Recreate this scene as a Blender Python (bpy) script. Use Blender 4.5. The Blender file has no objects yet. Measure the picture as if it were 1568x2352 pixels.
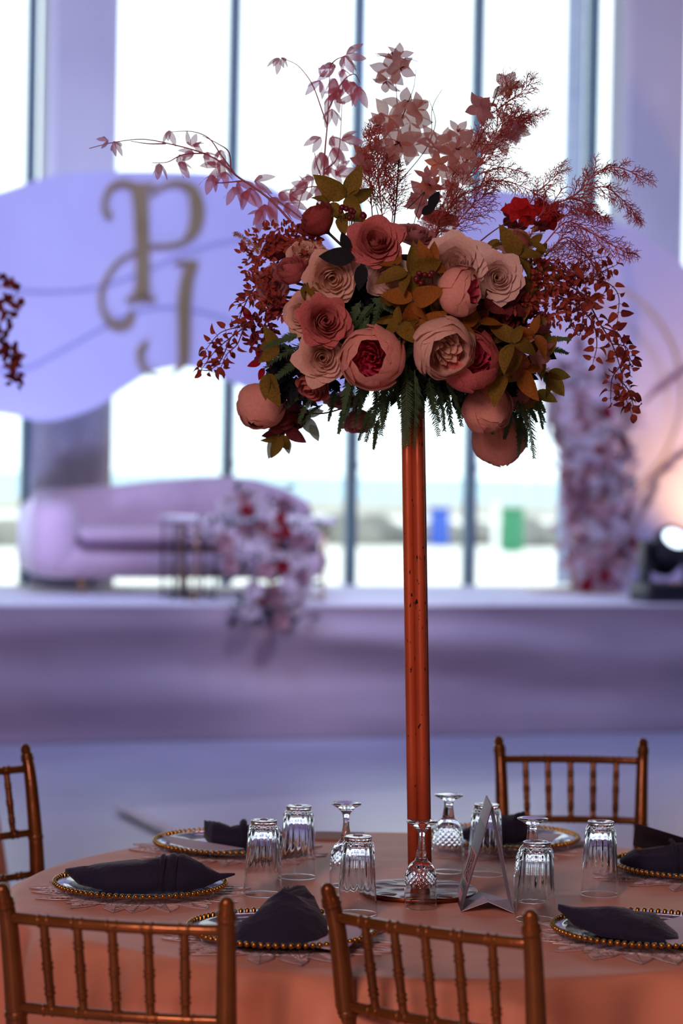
import bpy, math, random
from mathutils import Vector, Matrix, noise
from math import sin, cos, pi, sqrt, radians as R
random.seed(7)
rnd = random.Random(11)
sc = bpy.context.scene
COL = sc.collection

# ------------------------------------------------------------------ camera
F = 5394.0                      # focal length in pixels of the 1568 x 2352 frame
CAMZ = 1.585
cam_d = bpy.data.cameras.new('camera')
cam = bpy.data.objects.new('camera', cam_d); COL.objects.link(cam)
cam_d.sensor_fit = 'VERTICAL'; cam_d.sensor_height = 36.0
cam_d.lens = F * 36.0 / 2352.0
cam_d.clip_end = 2000
cam_d.dof.use_dof = True
cam_d.dof.focus_distance = 4.5
cam_d.dof.aperture_fstop = 2.7
CAMM = Matrix.Translation((0, 0, CAMZ)) @ Matrix.Rotation(R(90 - 0.945), 4, 'X') @ Matrix.Rotation(R(1.05), 4, 'Z')
cam.matrix_world = CAMM
sc.camera = cam

# ------------------------------------------------------------------ exposure, world, lights
sc.view_settings.view_transform = 'Standard'
sc.view_settings.look = 'None'
sc.view_settings.gamma = 1.0
sc.view_settings.use_curve_mapping = False
sc.view_settings.exposure = 0.0
sc.cycles.max_bounces = 10
sc.cycles.transparent_max_bounces = 24
sc.cycles.transmission_bounces = 10
sc.cycles.sample_clamp_indirect = 6.0
sc.cycles.use_denoising = True

world = bpy.data.worlds.new('overcast_sky'); sc.world = world
world.use_nodes = True
wn = world.node_tree.nodes; wl = world.node_tree.links
bg = wn['Background']
tc = wn.new('ShaderNodeTexCoord'); sp = wn.new('ShaderNodeSeparateXYZ'); rp = wn.new('ShaderNodeValToRGB')
wl.new(tc.outputs['Generated'], sp.inputs[0]); wl.new(sp.outputs['Z'], rp.inputs[0]); wl.new(rp.outputs[0], bg.inputs[0])
rp.color_ramp.elements[0].position = 0.0; rp.color_ramp.elements[0].color = (0.80, 0.93, 0.99, 1)
rp.color_ramp.elements[1].position = 0.25; rp.color_ramp.elements[1].color = (0.90, 0.97, 1.0, 1)
bg.inputs[1].default_value = 2.3

TH = R(19.0)                                   # the hall stands turned by 19 degrees to the view
RT = Vector((cos(TH), sin(TH), 0)); RN = Vector((sin(TH), -cos(TH), 0)); W0 = Vector((-0.61, 16.6, 0))
def room(s, o, z): return W0 + RT * s + RN * o + Vector((0, 0, z))

def light(name, kind, loc, target, color, power, size=0.5, size_y=None, spot=None, blend=0.5, spread=None):
    d = bpy.data.lights.new(name, kind); o = bpy.data.objects.new(name, d); COL.objects.link(o)
    d.energy = power; d.color = color
    if kind == 'AREA':
        d.size = size
        if spread: d.spread = R(spread)
        if size_y: d.shape = 'RECTANGLE'; d.size_y = size_y
    else: d.shadow_soft_size = size
    if kind == 'SPOT': d.spot_size = R(spot); d.spot_blend = blend
    o.location = loc
    o.rotation_euler = (Vector(target) - Vector(loc)).to_track_quat('-Z', 'Y').to_euler()
    return o
# blue violet wash on the stage from lamps under the ceiling
light('stage_wash_lamp', 'AREA', room(-2.6, 5.2, 5.8), room(-1.4, 1.2, 2.0), (0.40, 0.50, 1.0), 95, 1.4, spread=120)
light('stage_wash_lamp', 'AREA', room(2.6, 5.2, 5.8), room(1.8, 1.2, 1.9), (0.40, 0.50, 1.0), 64, 1.4, spread=120)
light('stage_floor_lamp', 'SPOT', room(-2.4, 2.5, 0.9), room(-1.6, 0.8, 2.2), (0.46, 0.50, 1.0), 100, 0.1, spot=85, blend=1.0)
light('cascade_fill_light', 'SPOT', room(0.6, 7.0, 5.8), room(-0.3, 2.3, 1.0), (0.75, 0.72, 1.0), 620, 0.15, spot=20, blend=0.8)  # added fill to brighten the cascade blooms and console top, no known fixture
# magenta violet lamp low over the dance floor for the stage front
light('stage_front_lamp', 'AREA', room(-1.5, 8.0, 5.8), room(-0.5, 2.8, 0.3), (0.9, 0.5, 0.75), 40, 1.2)
# soft rose light over the tables from lamps behind the photographer
light('hall_lamp_rose', 'AREA', (-1.6, -1.2, 3.6), (0.15, 4.7, 1.3), (1.0, 0.57, 0.54), 180, 1.6)
light('hall_lamp_amber', 'AREA', (2.2, 0.4, 2.0), (0.3, 4.4, 1.0), (1.0, 0.30, 0.09), 7, 0.22)
# red orange wash lamp standing near the floor beside the photographer
light('floor_wash_lamp', 'SPOT', (-1.3, 1.2, 0.45), (0.0, 4.0, 0.5), (1.0, 0.16, 0.05), 17, 0.10, spot=60, blend=0.8)
# warm lamp behind the blossom column
light('column_glow_lamp', 'SPOT', room(3.5, 1.4, 0.95), room(3.2, 0.75, 1.9), (1.0, 0.52, 0.16), 160, 0.08, spot=90, blend=0.9)

# ------------------------------------------------------------------ helpers
def ray(px, py):
    d = CAMM.to_3x3() @ Vector(((px - 784) / F, -(py - 1176) / F, -1)); return d
CL = Vector((0, 0, CAMZ))
def at(px, py, Y): d = ray(px, py); return CL + d * (Y / d.y)
def onz(px, py, z): d = ray(px, py); return CL + d * ((z - CAMZ) / d.z)
def onroom(px, py, off):
    d = ray(px, py); t = (off - (CL - W0).dot(RN)) / d.dot(RN); p = CL + d * t
    return (p - W0).dot(RT), p.z, p

WM = {}
def register(o, parent, world):
    COL.objects.link(o)
    WM[o] = world.copy()
    if parent is not None:
        o.parent = parent; o.matrix_parent_inverse = Matrix.Identity(4)
        o.matrix_basis = WM[parent].inverted() @ world
    else: o.matrix_basis = world
    return o
def props(o, label=None, cat=None, group=None, kind=None):
    if label: o['label'] = label
    if cat: o['category'] = cat
    if group: o['group'] = group
    if kind: o['kind'] = kind
    return o
def thing(name, loc, label, cat, group=None, rz=0.0, M=None):
    o = bpy.data.objects.new(name, None); o.empty_display_size = 0.05
    register(o, None, M if M is not None else Matrix.Translation(loc) @ Matrix.Rotation(rz, 4, 'Z'))
    return props(o, label, cat, group)
def child_copy(src, parent, world, name=None):
    o = src.copy(); 
    if name: o.name = name
    register(o, parent, world); return o
def mesh_obj(name, me, parent, world):
    return register(bpy.data.objects.new(name, me), parent, world)
def copy_tree(src, world, parent=None):
    delta = world @ WM[src].inverted()
    def rec(s, par, w):
        c = s.copy(); register(c, par, w)
        for ch in [k for k in WM_children.get(s, [])]: rec(ch, c, w @ ch.matrix_basis)
        return c
    return rec(src, parent, world)
WM_children = {}
def note(o, parent): WM_children.setdefault(parent, []).append(o)

class MB:
    def __init__(s): s.v = []; s.f = []
    def add(s, vs, fs):
        b = len(s.v); s.v += [tuple(x) for x in vs]; s.f += [tuple(i + b for i in f) for f in fs]; return s
    def box(s, x0, x1, y0, y1, z0, z1, fn=None):
        vs = [(x, y, z) for z in (z0, z1) for y in (y0, y1) for x in (x0, x1)]
        if fn: vs = [fn(*v) for v in vs]
        return s.add(vs, [(0, 2, 3, 1), (4, 5, 7, 6), (0, 1, 5, 4), (2, 6, 7, 3), (0, 4, 6, 2), (1, 3, 7, 5)])
    def rbox(s, x0, x1, y0, y1, z0, z1, b, n=3, fn=None):
        """box with rounded vertical edges and softened rims"""
        def ring(inset, z):
            out = []
            for cx, cy, a0 in ((x1 - b, y1 - b, 0), (x0 + b, y1 - b, 90), (x0 + b, y0 + b, 180), (x1 - b, y0 + b, 270)):
                for k in range(n + 1):
                    a = R(a0 + 90 * k / n); out.append((cx + (b - inset) * cos(a), cy + (b - inset) * sin(a), z))
            return out
        m = 4 * (n + 1); e = b * 0.8
        rings = [ring(e, z0), ring(e * 0.3, z0 + e * 0.3), ring(0, z0 + e), ring(0, z1 - e), ring(e * 0.3, z1 - e * 0.3), ring(e, z1)]
        vs = [v for r_ in rings for v in r_]
        if fn: vs = [fn(*v) for v in vs]
        fs = [(i * m + k, i * m + (k + 1) % m, (i + 1) * m + (k + 1) % m, (i + 1) * m + k) for i in range(5) for k in range(m)]
        fs += [tuple(reversed(range(m))), tuple(range(5 * m, 6 * m))]
        return s.add(vs, fs)
    def tube(s, pts, rad, n=6, cap=True):
        pts = [Vector(p) for p in pts]; m = len(pts)
        if not isinstance(rad, (list, tuple)): rad = [rad] * m
        vs = []; fs = []; ref = None
        for i, p in enumerate(pts):
            t = (pts[min(i + 1, m - 1)] - pts[max(i - 1, 0)])
            t = t.normalized() if t.length > 1e-9 else Vector((0, 0, 1))
            if ref is None: ref = t.orthogonal().normalized()
            a = ref - t * ref.dot(t)
            a = a.normalized() if a.length > 1e-6 else t.orthogonal().normalized()
            ref = a; b = t.cross(a)
            for k in range(n):
                q = 2 * pi * k / n; vs.append(p + (a * cos(q) + b * sin(q)) * rad[i])
        for i in range(m - 1):
            for k in range(n):
                fs.append((i * n + k, i * n + (k + 1) % n, (i + 1) * n + (k + 1) % n, (i + 1) * n + k))
        if cap: fs.append(tuple(reversed(range(n)))); fs.append(tuple(range((m - 1) * n, m * n)))
        return s.add(vs, fs)
    def lathe(s, prof, n=32, mod=None, closed=False, T=None):
        vs = []; fs = []; m = len(prof)
        for i, (r, z) in enumerate(prof):
            for k in range(n):
                a = 2 * pi * k / n; rr = mod(i, r, z, a) if mod else r
                v = Vector((rr * cos(a), rr * sin(a), z)); vs.append(T @ v if T else v)
        for i in range(m - 1 + (1 if closed else 0)):
            j = (i + 1) % m
            for k in range(n): fs.append((i * n + k, i * n + (k + 1) % n, j * n + (k + 1) % n, j * n + k))
        if not closed:
            if prof[0][0] > 1e-5: fs.append(tuple(reversed(range(n))))
            if prof[-1][0] > 1e-5: fs.append(tuple(range((m - 1) * n, m * n)))
        return s.add(vs, fs)
    def grid(s, fn, nu, nv):
        vs = [fn(i / nu, j / nv) for j in range(nv + 1) for i in range(nu + 1)]
        fs = [(j * (nu + 1) + i, j * (nu + 1) + i + 1, (j + 1) * (nu + 1) + i + 1, (j + 1) * (nu + 1) + i) for j in range(nv) for i in range(nu)]
        return s.add(vs, fs)
    def poly(s, pts, T0, T1):
        """prism over an outline; T0 and T1 map (x, y) to the two faces"""
        n = len(pts); vs = [T0(*p) for p in pts] + [T1(*p) for p in pts]
        fs = [tuple(range(n)), tuple(reversed(range(n, 2 * n)))] + [(i, i + n, (i + 1) % n + n, (i + 1) % n) for i in range(n)]
        return s.add(vs, fs)
    def ball(s, c, r, n=8, m=5, sq=(1, 1, 1)):
        prof = [(sin(pi * i / m), -cos(pi * i / m)) for i in range(m + 1)]
        vs = []; fs = []
        for a, z in prof:
            for k in range(n):
                q = 2 * pi * k / n; vs.append((c[0] + r * sq[0] * a * cos(q), c[1] + r * sq[1] * a * sin(q), c[2] + r * sq[2] * z))
        for i in range(m):
            for k in range(n): fs.append((i * n + k, i * n + (k + 1) % n, (i + 1) * n + (k + 1) % n, (i + 1) * n + k))
        return s.add(vs, fs)
    def mesh(s, name, mat=None, smooth=True, merge=False):
        me = bpy.data.meshes.new(name); me.from_pydata(s.v, [], s.f)
        if merge:
            import bmesh
            b = bmesh.new(); b.from_mesh(me); bmesh.ops.remove_doubles(b, verts=b.verts, dist=1e-5); bmesh.ops.recalc_face_normals(b, faces=b.faces); b.to_mesh(me); b.free()
        if smooth: me.polygons.foreach_set('use_smooth', [True] * len(me.polygons))
        if mat: me.materials.append(mat)
        me.update(); return me
    def build(s, name, mat, parent=None, world=None, smooth=True, merge=False):
        if world is None: world = WM[parent] if parent is not None else Matrix.Identity(4)
        o = mesh_obj(name, s.mesh(name, mat, smooth, merge), parent, world)
        if parent is not None: note(o, parent)
        return o
ID = Matrix.Identity(4)

# ------------------------------------------------------------------ materials
def srgb(r, g, b):
    f = lambda c: (c / 255) / 12.92 if c <= 10 else (((c / 255) + 0.055) / 1.055) ** 2.4
    return (f(r), f(g), f(b), 1)
def noise_mix(nt, c1, c2, scale, lo=0.35, hi=0.65, obj=True, vec=None, detail=4.0):
    N = nt.nodes; L = nt.links
    tx = N.new('ShaderNodeTexCoord'); no = N.new('ShaderNodeTexNoise'); no.inputs['Scale'].default_value = scale; no.inputs['Detail'].default_value = detail
    src = tx.outputs['Object']
    if vec:
        mp = N.new('ShaderNodeMapping'); mp.inputs['Scale'].default_value = vec; L.new(src, mp.inputs[0]); src = mp.outputs[0]
    L.new(src, no.inputs['Vector'])
    cr = N.new('ShaderNodeValToRGB'); cr.color_ramp.elements[0].position = lo; cr.color_ramp.elements[1].position = hi
    cr.color_ramp.elements[0].color = c1; cr.color_ramp.elements[1].color = c2
    L.new(no.outputs[0], cr.inputs[0]); return cr.outputs[0], no.outputs[0], src
def M_(name, c1, c2=None, scale=8, rough=0.5, metal=0.0, bump=0.0, bscale=None, vec=None, lo=0.35, hi=0.65, spec=0.5, sheen=0, emit=None, estr=0, coat=0):
    m = bpy.data.materials.new(name); m.use_nodes = True; nt = m.node_tree; b = nt.nodes['Principled BSDF']
    b.inputs['Roughness'].default_value = rough; b.inputs['Metallic'].default_value = metal
    b.inputs['Specular IOR Level'].default_value = spec
    if sheen: b.inputs['Sheen Weight'].default_value = sheen
    if coat: b.inputs['Coat Weight'].default_value = coat
    col, fac, src = noise_mix(nt, c1, c2 or c1, scale, lo, hi, vec=vec)
    nt.links.new(col, b.inputs['Base Color'])
    if bump:
        n2 = nt.nodes.new('ShaderNodeTexNoise'); n2.inputs['Scale'].default_value = bscale or scale * 3; n2.inputs['Detail'].default_value = 3
        nt.links.new(src, n2.inputs['Vector'])
        bp = nt.nodes.new('ShaderNodeBump'); bp.inputs['Strength'].default_value = bump; bp.inputs['Distance'].default_value = 0.01
        nt.links.new(n2.outputs[0], bp.inputs['Height']); nt.links.new(bp.outputs[0], b.inputs['Normal'])
    if emit: b.inputs['Emission Color'].default_value = emit; b.inputs['Emission Strength'].default_value = estr
    return m
def petal_mat(name, c1, c2=None, trans=0.35, scale=14, rough=0.7, tcol=None, sheer=0):
    """cloth petal: lets part of the light through"""
    m = bpy.data.materials.new(name); m.use_nodes = True; nt = m.node_tree; N = nt.nodes; L = nt.links
    b = N['Principled BSDF']; out = N['Material Output']
    b.inputs['Roughness'].default_value = rough; b.inputs['Specular IOR Level'].default_value = 0.2
    col, fac, src = noise_mix(nt, c1, c2 or c1, scale)
    L.new(col, b.inputs['Base Color'])
    t = N.new('ShaderNodeBsdfTranslucent'); mx = N.new('ShaderNodeMixShader'); mx.inputs[0].default_value = trans
    if tcol: t.inputs[0].default_value = tcol
    else: L.new(col, t.inputs[0])
    wv = N.new('ShaderNodeTexNoise'); wv.inputs['Scale'].default_value = 60; L.new(src, wv.inputs['Vector'])
    bp = N.new('ShaderNodeBump'); bp.inputs['Strength'].default_value = 0.5; bp.inputs['Distance'].default_value = 0.004
    L.new(wv.outputs[0], bp.inputs['Height']); L.new(bp.outputs[0], b.inputs['Normal'])
    L.new(b.outputs[0], mx.inputs[1]); L.new(t.outputs[0], mx.inputs[2]); L.new(mx.outputs[0], out.inputs[0])
    if sheer:      # open weave, added to wash the cloth out like lens glare
        tr_ = N.new('ShaderNodeBsdfTransparent'); m2 = N.new('ShaderNodeMixShader'); m2.inputs[0].default_value = sheer
        L.new(mx.outputs[0], m2.inputs[1]); L.new(tr_.outputs[0], m2.inputs[2]); L.new(m2.outputs[0], out.inputs[0])
    return m
def thin_glass(name, tint=(1, 1, 1, 1), gloss=0.02, blend=0.25, rough=0.02):
    m = bpy.data.materials.new(name); m.use_nodes = True; nt = m.node_tree; N = nt.nodes; L = nt.links
    out = N['Material Output']; N.remove(N['Principled BSDF'])
    t = N.new('ShaderNodeBsdfTransparent'); t.inputs[0].default_value = tint
    g = N.new('ShaderNodeBsdfGlossy'); g.inputs['Roughness'].default_value = rough
    lw = N.new('ShaderNodeLayerWeight'); lw.inputs[0].default_value = blend
    ad = N.new('ShaderNodeMath'); ad.operation = 'MULTIPLY_ADD'; ad.inputs[1].default_value = 0.8; ad.inputs[2].default_value = gloss
    L.new(lw.outputs['Fresnel'], ad.inputs[0])
    mx = N.new('ShaderNodeMixShader'); L.new(ad.outputs[0], mx.inputs[0]); L.new(t.outputs[0], mx.inputs[1]); L.new(g.outputs[0], mx.inputs[2])
    L.new(mx.outputs[0], out.inputs[0]); return m
def glass(name, ior=1.5):
    m = bpy.data.materials.new(name); m.use_nodes = True; b = m.node_tree.nodes['Principled BSDF']
    b.inputs['Transmission Weight'].default_value = 1; b.inputs['Roughness'].default_value = 0.0; b.inputs['IOR'].default_value = ior
    b.inputs['Base Color'].default_value = (0.99, 0.99, 1, 1)
    return m

mt = {}
mt['floor'] = M_('pale_floor_tiles', srgb(190, 192, 208), srgb(166, 170, 190), 0.6, rough=0.34, spec=0.8, bump=0.02, bscale=3)
mt['dance'] = M_('glossy_white_dance_floor', srgb(205, 206, 222), srgb(196, 198, 216), 1.2, rough=0.30, spec=1.0)
mt['wall'] = M_('painted_plaster', srgb(225, 222, 225), srgb(215, 212, 218), 2, rough=0.8)
mt['dark_wall'] = M_('dim_hall_plaster', srgb(120, 105, 105), srgb(105, 92, 95), 1, rough=0.9)
mt['ceiling'] = M_('ceiling_paint', srgb(150, 148, 155), srgb(140, 138, 148), 1, rough=0.9)
mt['mullion'] = M_('blue_grey_window_metal', srgb(70, 105, 130), srgb(60, 95, 120), 6, rough=0.45, metal=0.1)
mt['pane'] = thin_glass('window_glass', (0.97, 1, 1, 1))
mt['sand'] = M_('pale_terrace', srgb(240, 238, 232), srgb(228, 226, 220), 0.3, rough=0.9)
mt['beach'] = M_('beach_sand', srgb(180, 178, 168), srgb(165, 162, 152), 0.2, rough=0.95)
mt['sea'] = M_('calm_sea', srgb(150, 184, 200), srgb(158, 190, 204), 0.05, rough=0.5)
mt['rock'] = M_('shore_rock', srgb(150, 147, 140), srgb(112, 112, 106), 1.2, rough=0.9, bump=0.5)
mt['bluebin'] = M_('blue_plastic', srgb(40, 86, 190), rough=0.5)
mt['greenbin'] = M_('green_plastic', srgb(34, 130, 84), rough=0.5)
mt['whitepost'] = M_('white_paint', srgb(240, 240, 238), rough=0.5)
mt['skirt'] = M_('mauve_satin_drape', srgb(176, 160, 172), srgb(160, 146, 160), 1.0, rough=0.55, sheen=0.3)
mt['stage'] = M_('pale_stage_carpet', srgb(240, 238, 242), srgb(228, 226, 232), 5, rough=0.8)
mt['panel'] = M_('lilac_backdrop_board', srgb(205, 203, 232), srgb(198, 196, 228), 1.5, rough=0.6)
mt['line'] = M_('blue_line_strip', srgb(160, 160, 205), rough=0.5)
mt['gold'] = M_('gold_mirror_acrylic', srgb(205, 185, 140), srgb(190, 168, 120), 3, rough=0.28, metal=0.6)
mt['hoop'] = M_('beige_metal_hoop', srgb(215, 190, 165), rough=0.4, metal=0.3)
mt['velvet'] = M_('blush_velvet', srgb(205, 178, 186), srgb(190, 162, 174), 3, rough=0.75, sheen=0.8, bump=0.1)
mt['velvet_dark'] = M_('mauve_velvet_piping', srgb(130, 98, 120), rough=0.8)
mt['legs'] = M_('brass_furniture_leg', srgb(190, 150, 110), rough=0.3, metal=1)
mt['blackmetal'] = M_('black_metal', srgb(34, 32, 42), rough=0.45)
mt['marble'] = M_('white_table_top', srgb(238, 235, 240), srgb(222, 218, 228), 4, rough=0.2)
mt['pampas'] = M_('dried_pampas', srgb(206, 182, 175), srgb(180, 152, 150), 14, rough=0.9)
mt['white_bloom'] = petal_mat('white_bloom_cloth', srgb(248, 242, 246), srgb(238, 228, 236), 0.3)
mt['mauve_bloom'] = petal_mat('mauve_bloom_cloth', srgb(200, 158, 172), srgb(176, 134, 152), 0.3)
mt['red_bloom'] = petal_mat('red_bloom_cloth', srgb(196, 60, 72), srgb(160, 40, 56), 0.25)
mt['blush_bloom'] = petal_mat('blush_bloom_cloth', srgb(228, 190, 196), srgb(212, 170, 180), 0.3)
mt['lamp_black'] = M_('lamp_housing', srgb(22, 24, 34), rough=0.4)
mt['lens'] = M_('lit_lens', srgb(220, 235, 255), rough=0.1, emit=(0.75, 0.9, 1, 1), estr=3.0)
mt['sheer'] = petal_mat('sheer_curtain_voile', srgb(215, 222, 235), srgb(200, 210, 228), 0.6)
mt['string'] = M_('silver_string', srgb(228, 226, 240), srgb(205, 202, 225), 40, rough=0.5, metal=0.0)
mt['copper'] = None
mt['chair'] = M_('gold_painted_resin', srgb(134, 84, 36), srgb(104, 62, 28), 10, rough=0.26, metal=0.55, bump=0.15, bscale=30, spec=0.6)
mt['cushion'] = M_('ivory_cushion', srgb(220, 200, 185), rough=0.8)
mt['cloth'] = M_('peach_satin_tablecloth', srgb(220, 152, 120), srgb(206, 140, 110), 2.0, rough=0.55, spec=0.35, sheen=0.15, bump=0.35, bscale=5, vec=(1, 2.5, 1))
mt['wood'] = M_('table_wood', srgb(120, 90, 60), rough=0.7)
mt['glass'] = glass('clear_glass')
mt['plate'] = thin_glass('clear_plate_glass', (0.93, 0.93, 0.95, 1), 0.06, 0.35, 0.04)
mt['bead'] = M_('gold_bead', srgb(214, 160, 72), srgb(190, 140, 60), 60, rough=0.16, metal=0.95)
mt['lace'] = M_('silver_lace_vinyl', srgb(225, 216, 218), srgb(205, 196, 200), 30, rough=0.3, metal=0.25)
mt['napkin'] = M_('navy_napkin_cloth', srgb(24, 26, 64), srgb(19, 21, 52), 8, rough=0.85, bump=0.4, bscale=60, sheen=0.1)
mt['paper'] = M_('pale_paper', srgb(205, 205, 222), srgb(196, 196, 214), 5, rough=0.7)
mt['darkcard'] = M_('charcoal_card', srgb(58, 52, 66), srgb(48, 44, 58), 5, rough=0.5)
mt['cardprint'] = M_('grey_mauve_card_print', srgb(98, 80, 92), srgb(82, 66, 80), 12, rough=0.45)
mt['cardgrey'] = M_('silver_grey_card', srgb(150, 138, 152), srgb(140, 130, 146), 9, rough=0.45)
mt['pinklabel'] = M_('pink_label', srgb(214, 170, 178), srgb(190, 140, 152), 40, rough=0.6)
mt['ink'] = M_('dark_ink', srgb(60, 40, 54), rough=0.6)
mt['tag'] = M_('brown_cardboard', srgb(150, 120, 112), rough=0.7)
mt['slab'] = M_('worn_silver_foil', srgb(170, 150, 152), srgb(90, 72, 76), 9, rough=0.38, metal=0.35, bump=0.6, bscale=14, vec=(1, 3, 1))
mt['slabrim'] = M_('copper_rim', srgb(150, 80, 50), srgb(110, 56, 36), 10, rough=0.35, metal=0.8)
# flowers
mt['cream'] = petal_mat('cream_petal', srgb(240, 206, 188), srgb(230, 192, 174), 0.27)
mt['ivory'] = petal_mat('ivory_petal', srgb(242, 218, 206), srgb(230, 204, 192), 0.27)
mt['peach'] = petal_mat('peach_petal', srgb(244, 188, 170), srgb(236, 172, 156), 0.27)
mt['dusty'] = petal_mat('dusty_rose_petal', srgb(206, 124, 120), srgb(188, 104, 102), 0.15)
mt['brick'] = petal_mat('brick_rose_petal', srgb(176, 86, 82), srgb(150, 66, 64), 0.15)
mt['pink'] = petal_mat('pink_petal', srgb(230, 136, 132), srgb(214, 116, 116), 0.27)
mt['magenta'] = petal_mat('magenta_petal', srgb(248, 128, 164), srgb(236, 96, 136), 0.35)
mt['red'] = petal_mat('scarlet_petal', srgb(214, 44, 46), srgb(180, 32, 40), 0.35)
mt['maroon'] = petal_mat('maroon_petal', srgb(130, 58, 62), srgb(96, 36, 42), 0.25)
mt['crimson'] = petal_mat('crimson_petal', srgb(180, 22, 46), srgb(140, 16, 40), 0.3)
mt['mauve'] = petal_mat('dim_mauve_petal', srgb(216, 160, 160), srgb(200, 144, 148), 0.5)
mt['palepeach'] = petal_mat('pale_peach_voile', srgb(246, 196, 182), srgb(238, 180, 168), 0.85, sheer=0.08)  # thin cloth; the sheer share imitates lens veil against the window
mt['palepink'] = petal_mat('pale_pink_voile', srgb(242, 178, 196), srgb(234, 160, 182), 0.85, sheer=0.18)  # thin cloth, its sheer share put in for the washed-out lens veil
mt['orange'] = petal_mat('orange_petal', srgb(236, 156, 128), srgb(226, 140, 112), 0.7)
mt['rust'] = petal_mat('rust_leaf', srgb(176, 88, 70), srgb(146, 62, 54), 0.3)
mt['olive'] = petal_mat('olive_leaf', srgb(150, 128, 50), srgb(120, 102, 42), 0.4, scale=20)
mt['amber'] = petal_mat('amber_leaf', srgb(176, 110, 44), srgb(140, 96, 40), 0.3, scale=20)
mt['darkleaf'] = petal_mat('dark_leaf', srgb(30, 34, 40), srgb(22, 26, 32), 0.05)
mt['greyleaf'] = petal_mat('grey_green_leaf', srgb(190, 196, 180), srgb(170, 176, 160), 0.75)
mt['fern'] = petal_mat('fern_green', srgb(84, 118, 80), srgb(60, 92, 66), 0.3)
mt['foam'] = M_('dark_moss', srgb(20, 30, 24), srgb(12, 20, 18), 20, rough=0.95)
mt['twig'] = M_('wine_twig', srgb(96, 44, 44), rough=0.7)
mt['twigpink'] = M_('mauve_twig', srgb(150, 92, 104), rough=0.7)
mt['filigree'] = petal_mat('russet_filigree', srgb(206, 112, 106), srgb(180, 90, 88), 0.45)
mt['astilbe'] = petal_mat('tan_astilbe', srgb(196, 150, 110), srgb(170, 120, 90), 0.2)
mt['berry'] = M_('dark_berry', srgb(90, 20, 34), rough=0.3)
mt['stemgreen'] = M_('dark_green_stem', srgb(40, 48, 36), rough=0.6)

def copper():
    m = M_('chipped_copper_paint', srgb(198, 96, 58), srgb(180, 84, 50), 6, rough=0.38, metal=0.3, spec=0.5)
    nt = m.node_tree; N = nt.nodes; L = nt.links; b = N['Principled BSDF']
    tx = N.new('ShaderNodeTexCoord'); mp = N.new('ShaderNodeMapping'); mp.inputs['Scale'].default_value = (1, 1, 0.35)
    no = N.new('ShaderNodeTexNoise'); no.inputs['Scale'].default_value = 190; no.inputs['Detail'].default_value = 2
    n2 = N.new('ShaderNodeTexNoise'); n2.inputs['Scale'].default_value = 9
    L.new(tx.outputs['Object'], mp.inputs[0]); L.new(mp.outputs[0], no.inputs['Vector']); L.new(tx.outputs['Object'], n2.inputs['Vector'])
    ad = N.new('ShaderNodeMath'); ad.operation = 'MULTIPLY_ADD'; ad.inputs[1].default_value = 0.35; L.new(n2.outputs[0], ad.inputs[0]); L.new(no.outputs[0], ad.inputs[2])
    cr = N.new('ShaderNodeValToRGB'); cr.color_ramp.elements[0].position = 0.865; cr.color_ramp.elements[1].position = 0.885; L.new(ad.outputs[0], cr.inputs[0])
    mx = N.new('ShaderNodeMix'); mx.data_type = 'RGBA'; L.new(cr.outputs[0], mx.inputs[0])
    old = b.inputs['Base Color'].links[0].from_socket; L.new(old, mx.inputs[6]); mx.inputs[7].default_value = srgb(30, 16, 16); L.new(mx.outputs[2], b.inputs['Base Color'])
    return m
mt['copper'] = copper()

# ------------------------------------------------------------------ the hall
def rbox(mb, s0, s1, o0, o1, z0, z1):
    return mb.box(s0, s1, o0, o1, z0, z1, lambda s, o, z: room(s, o, z))
def struct(o): o['kind'] = 'structure'; return o
SL, SR, DEPTH, HT = -9.0, 10.0, 21.5, 6.4
struct(rbox(MB(), SL, SR, -0.3, DEPTH, -0.2, 0.0).build('floor', mt['floor'], smooth=False))
struct(rbox(MB(), SL - .2, SR + .2, -0.6, DEPTH + .2, HT, HT + 0.2).build('ceiling', mt['ceiling'], smooth=False))
struct(rbox(MB(), SL - .2, SL, -0.3, DEPTH, 0, HT).build('wall_left', mt['dark_wall'], smooth=False))
struct(rbox(MB(), SR, SR + .2, -0.3, DEPTH, 0, HT).build('wall_right', mt['dark_wall'], smooth=False))
struct(rbox(MB(), SL, SR, DEPTH, DEPTH + .2, 0, HT).build('wall_back', mt['dark_wall'], smooth=False))
struct(rbox(MB(), SL, SR, -0.3, 0.1, 5.75, HT).build('wall_far', mt['wall'], smooth=False))
struct(rbox(MB(), SL, SR, -0.12, 0.12, 0.0, 0.30).build('trim_1', mt['wall'], smooth=False))
# mullions and piers (s coordinates along the glazed wall)
def s_at(px, y=1200, off=0.0): return onroom(px, y, off)[0]
mull = [s_at(57), s_at(519), s_at(804), s_at(1077), s_at(1340)]
pierL = (s_at(76), s_at(231)); pierR = (s_at(1374), s_at(1512))
sp_ = mull[2] - mull[1]
allm = list(mull)
k = mull[0] - sp_
while k > SL: allm.append(k); k -= sp_
k = mull[4] + sp_ * 1.35
while k < SR: allm.append(k); k += sp_
allm = sorted(allm)
edges = [SL] + allm + [SR]
n = 1
for i, s in enumerate(allm):
    b = MB(); w = 0.03
    rbox(b, s - w, s + w, -0.06, 0.06, 0.30, 5.75)
    if s > mull[1] - .1 and s < mull[3] + .1: rbox(b, s - w - .008, s + w + .008, 0.03, 0.075, 1.62, 1.66)   # fixing bracket
    struct(b.build('trim_%d' % (i + 2), mt['mullion'], smooth=False))
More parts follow.
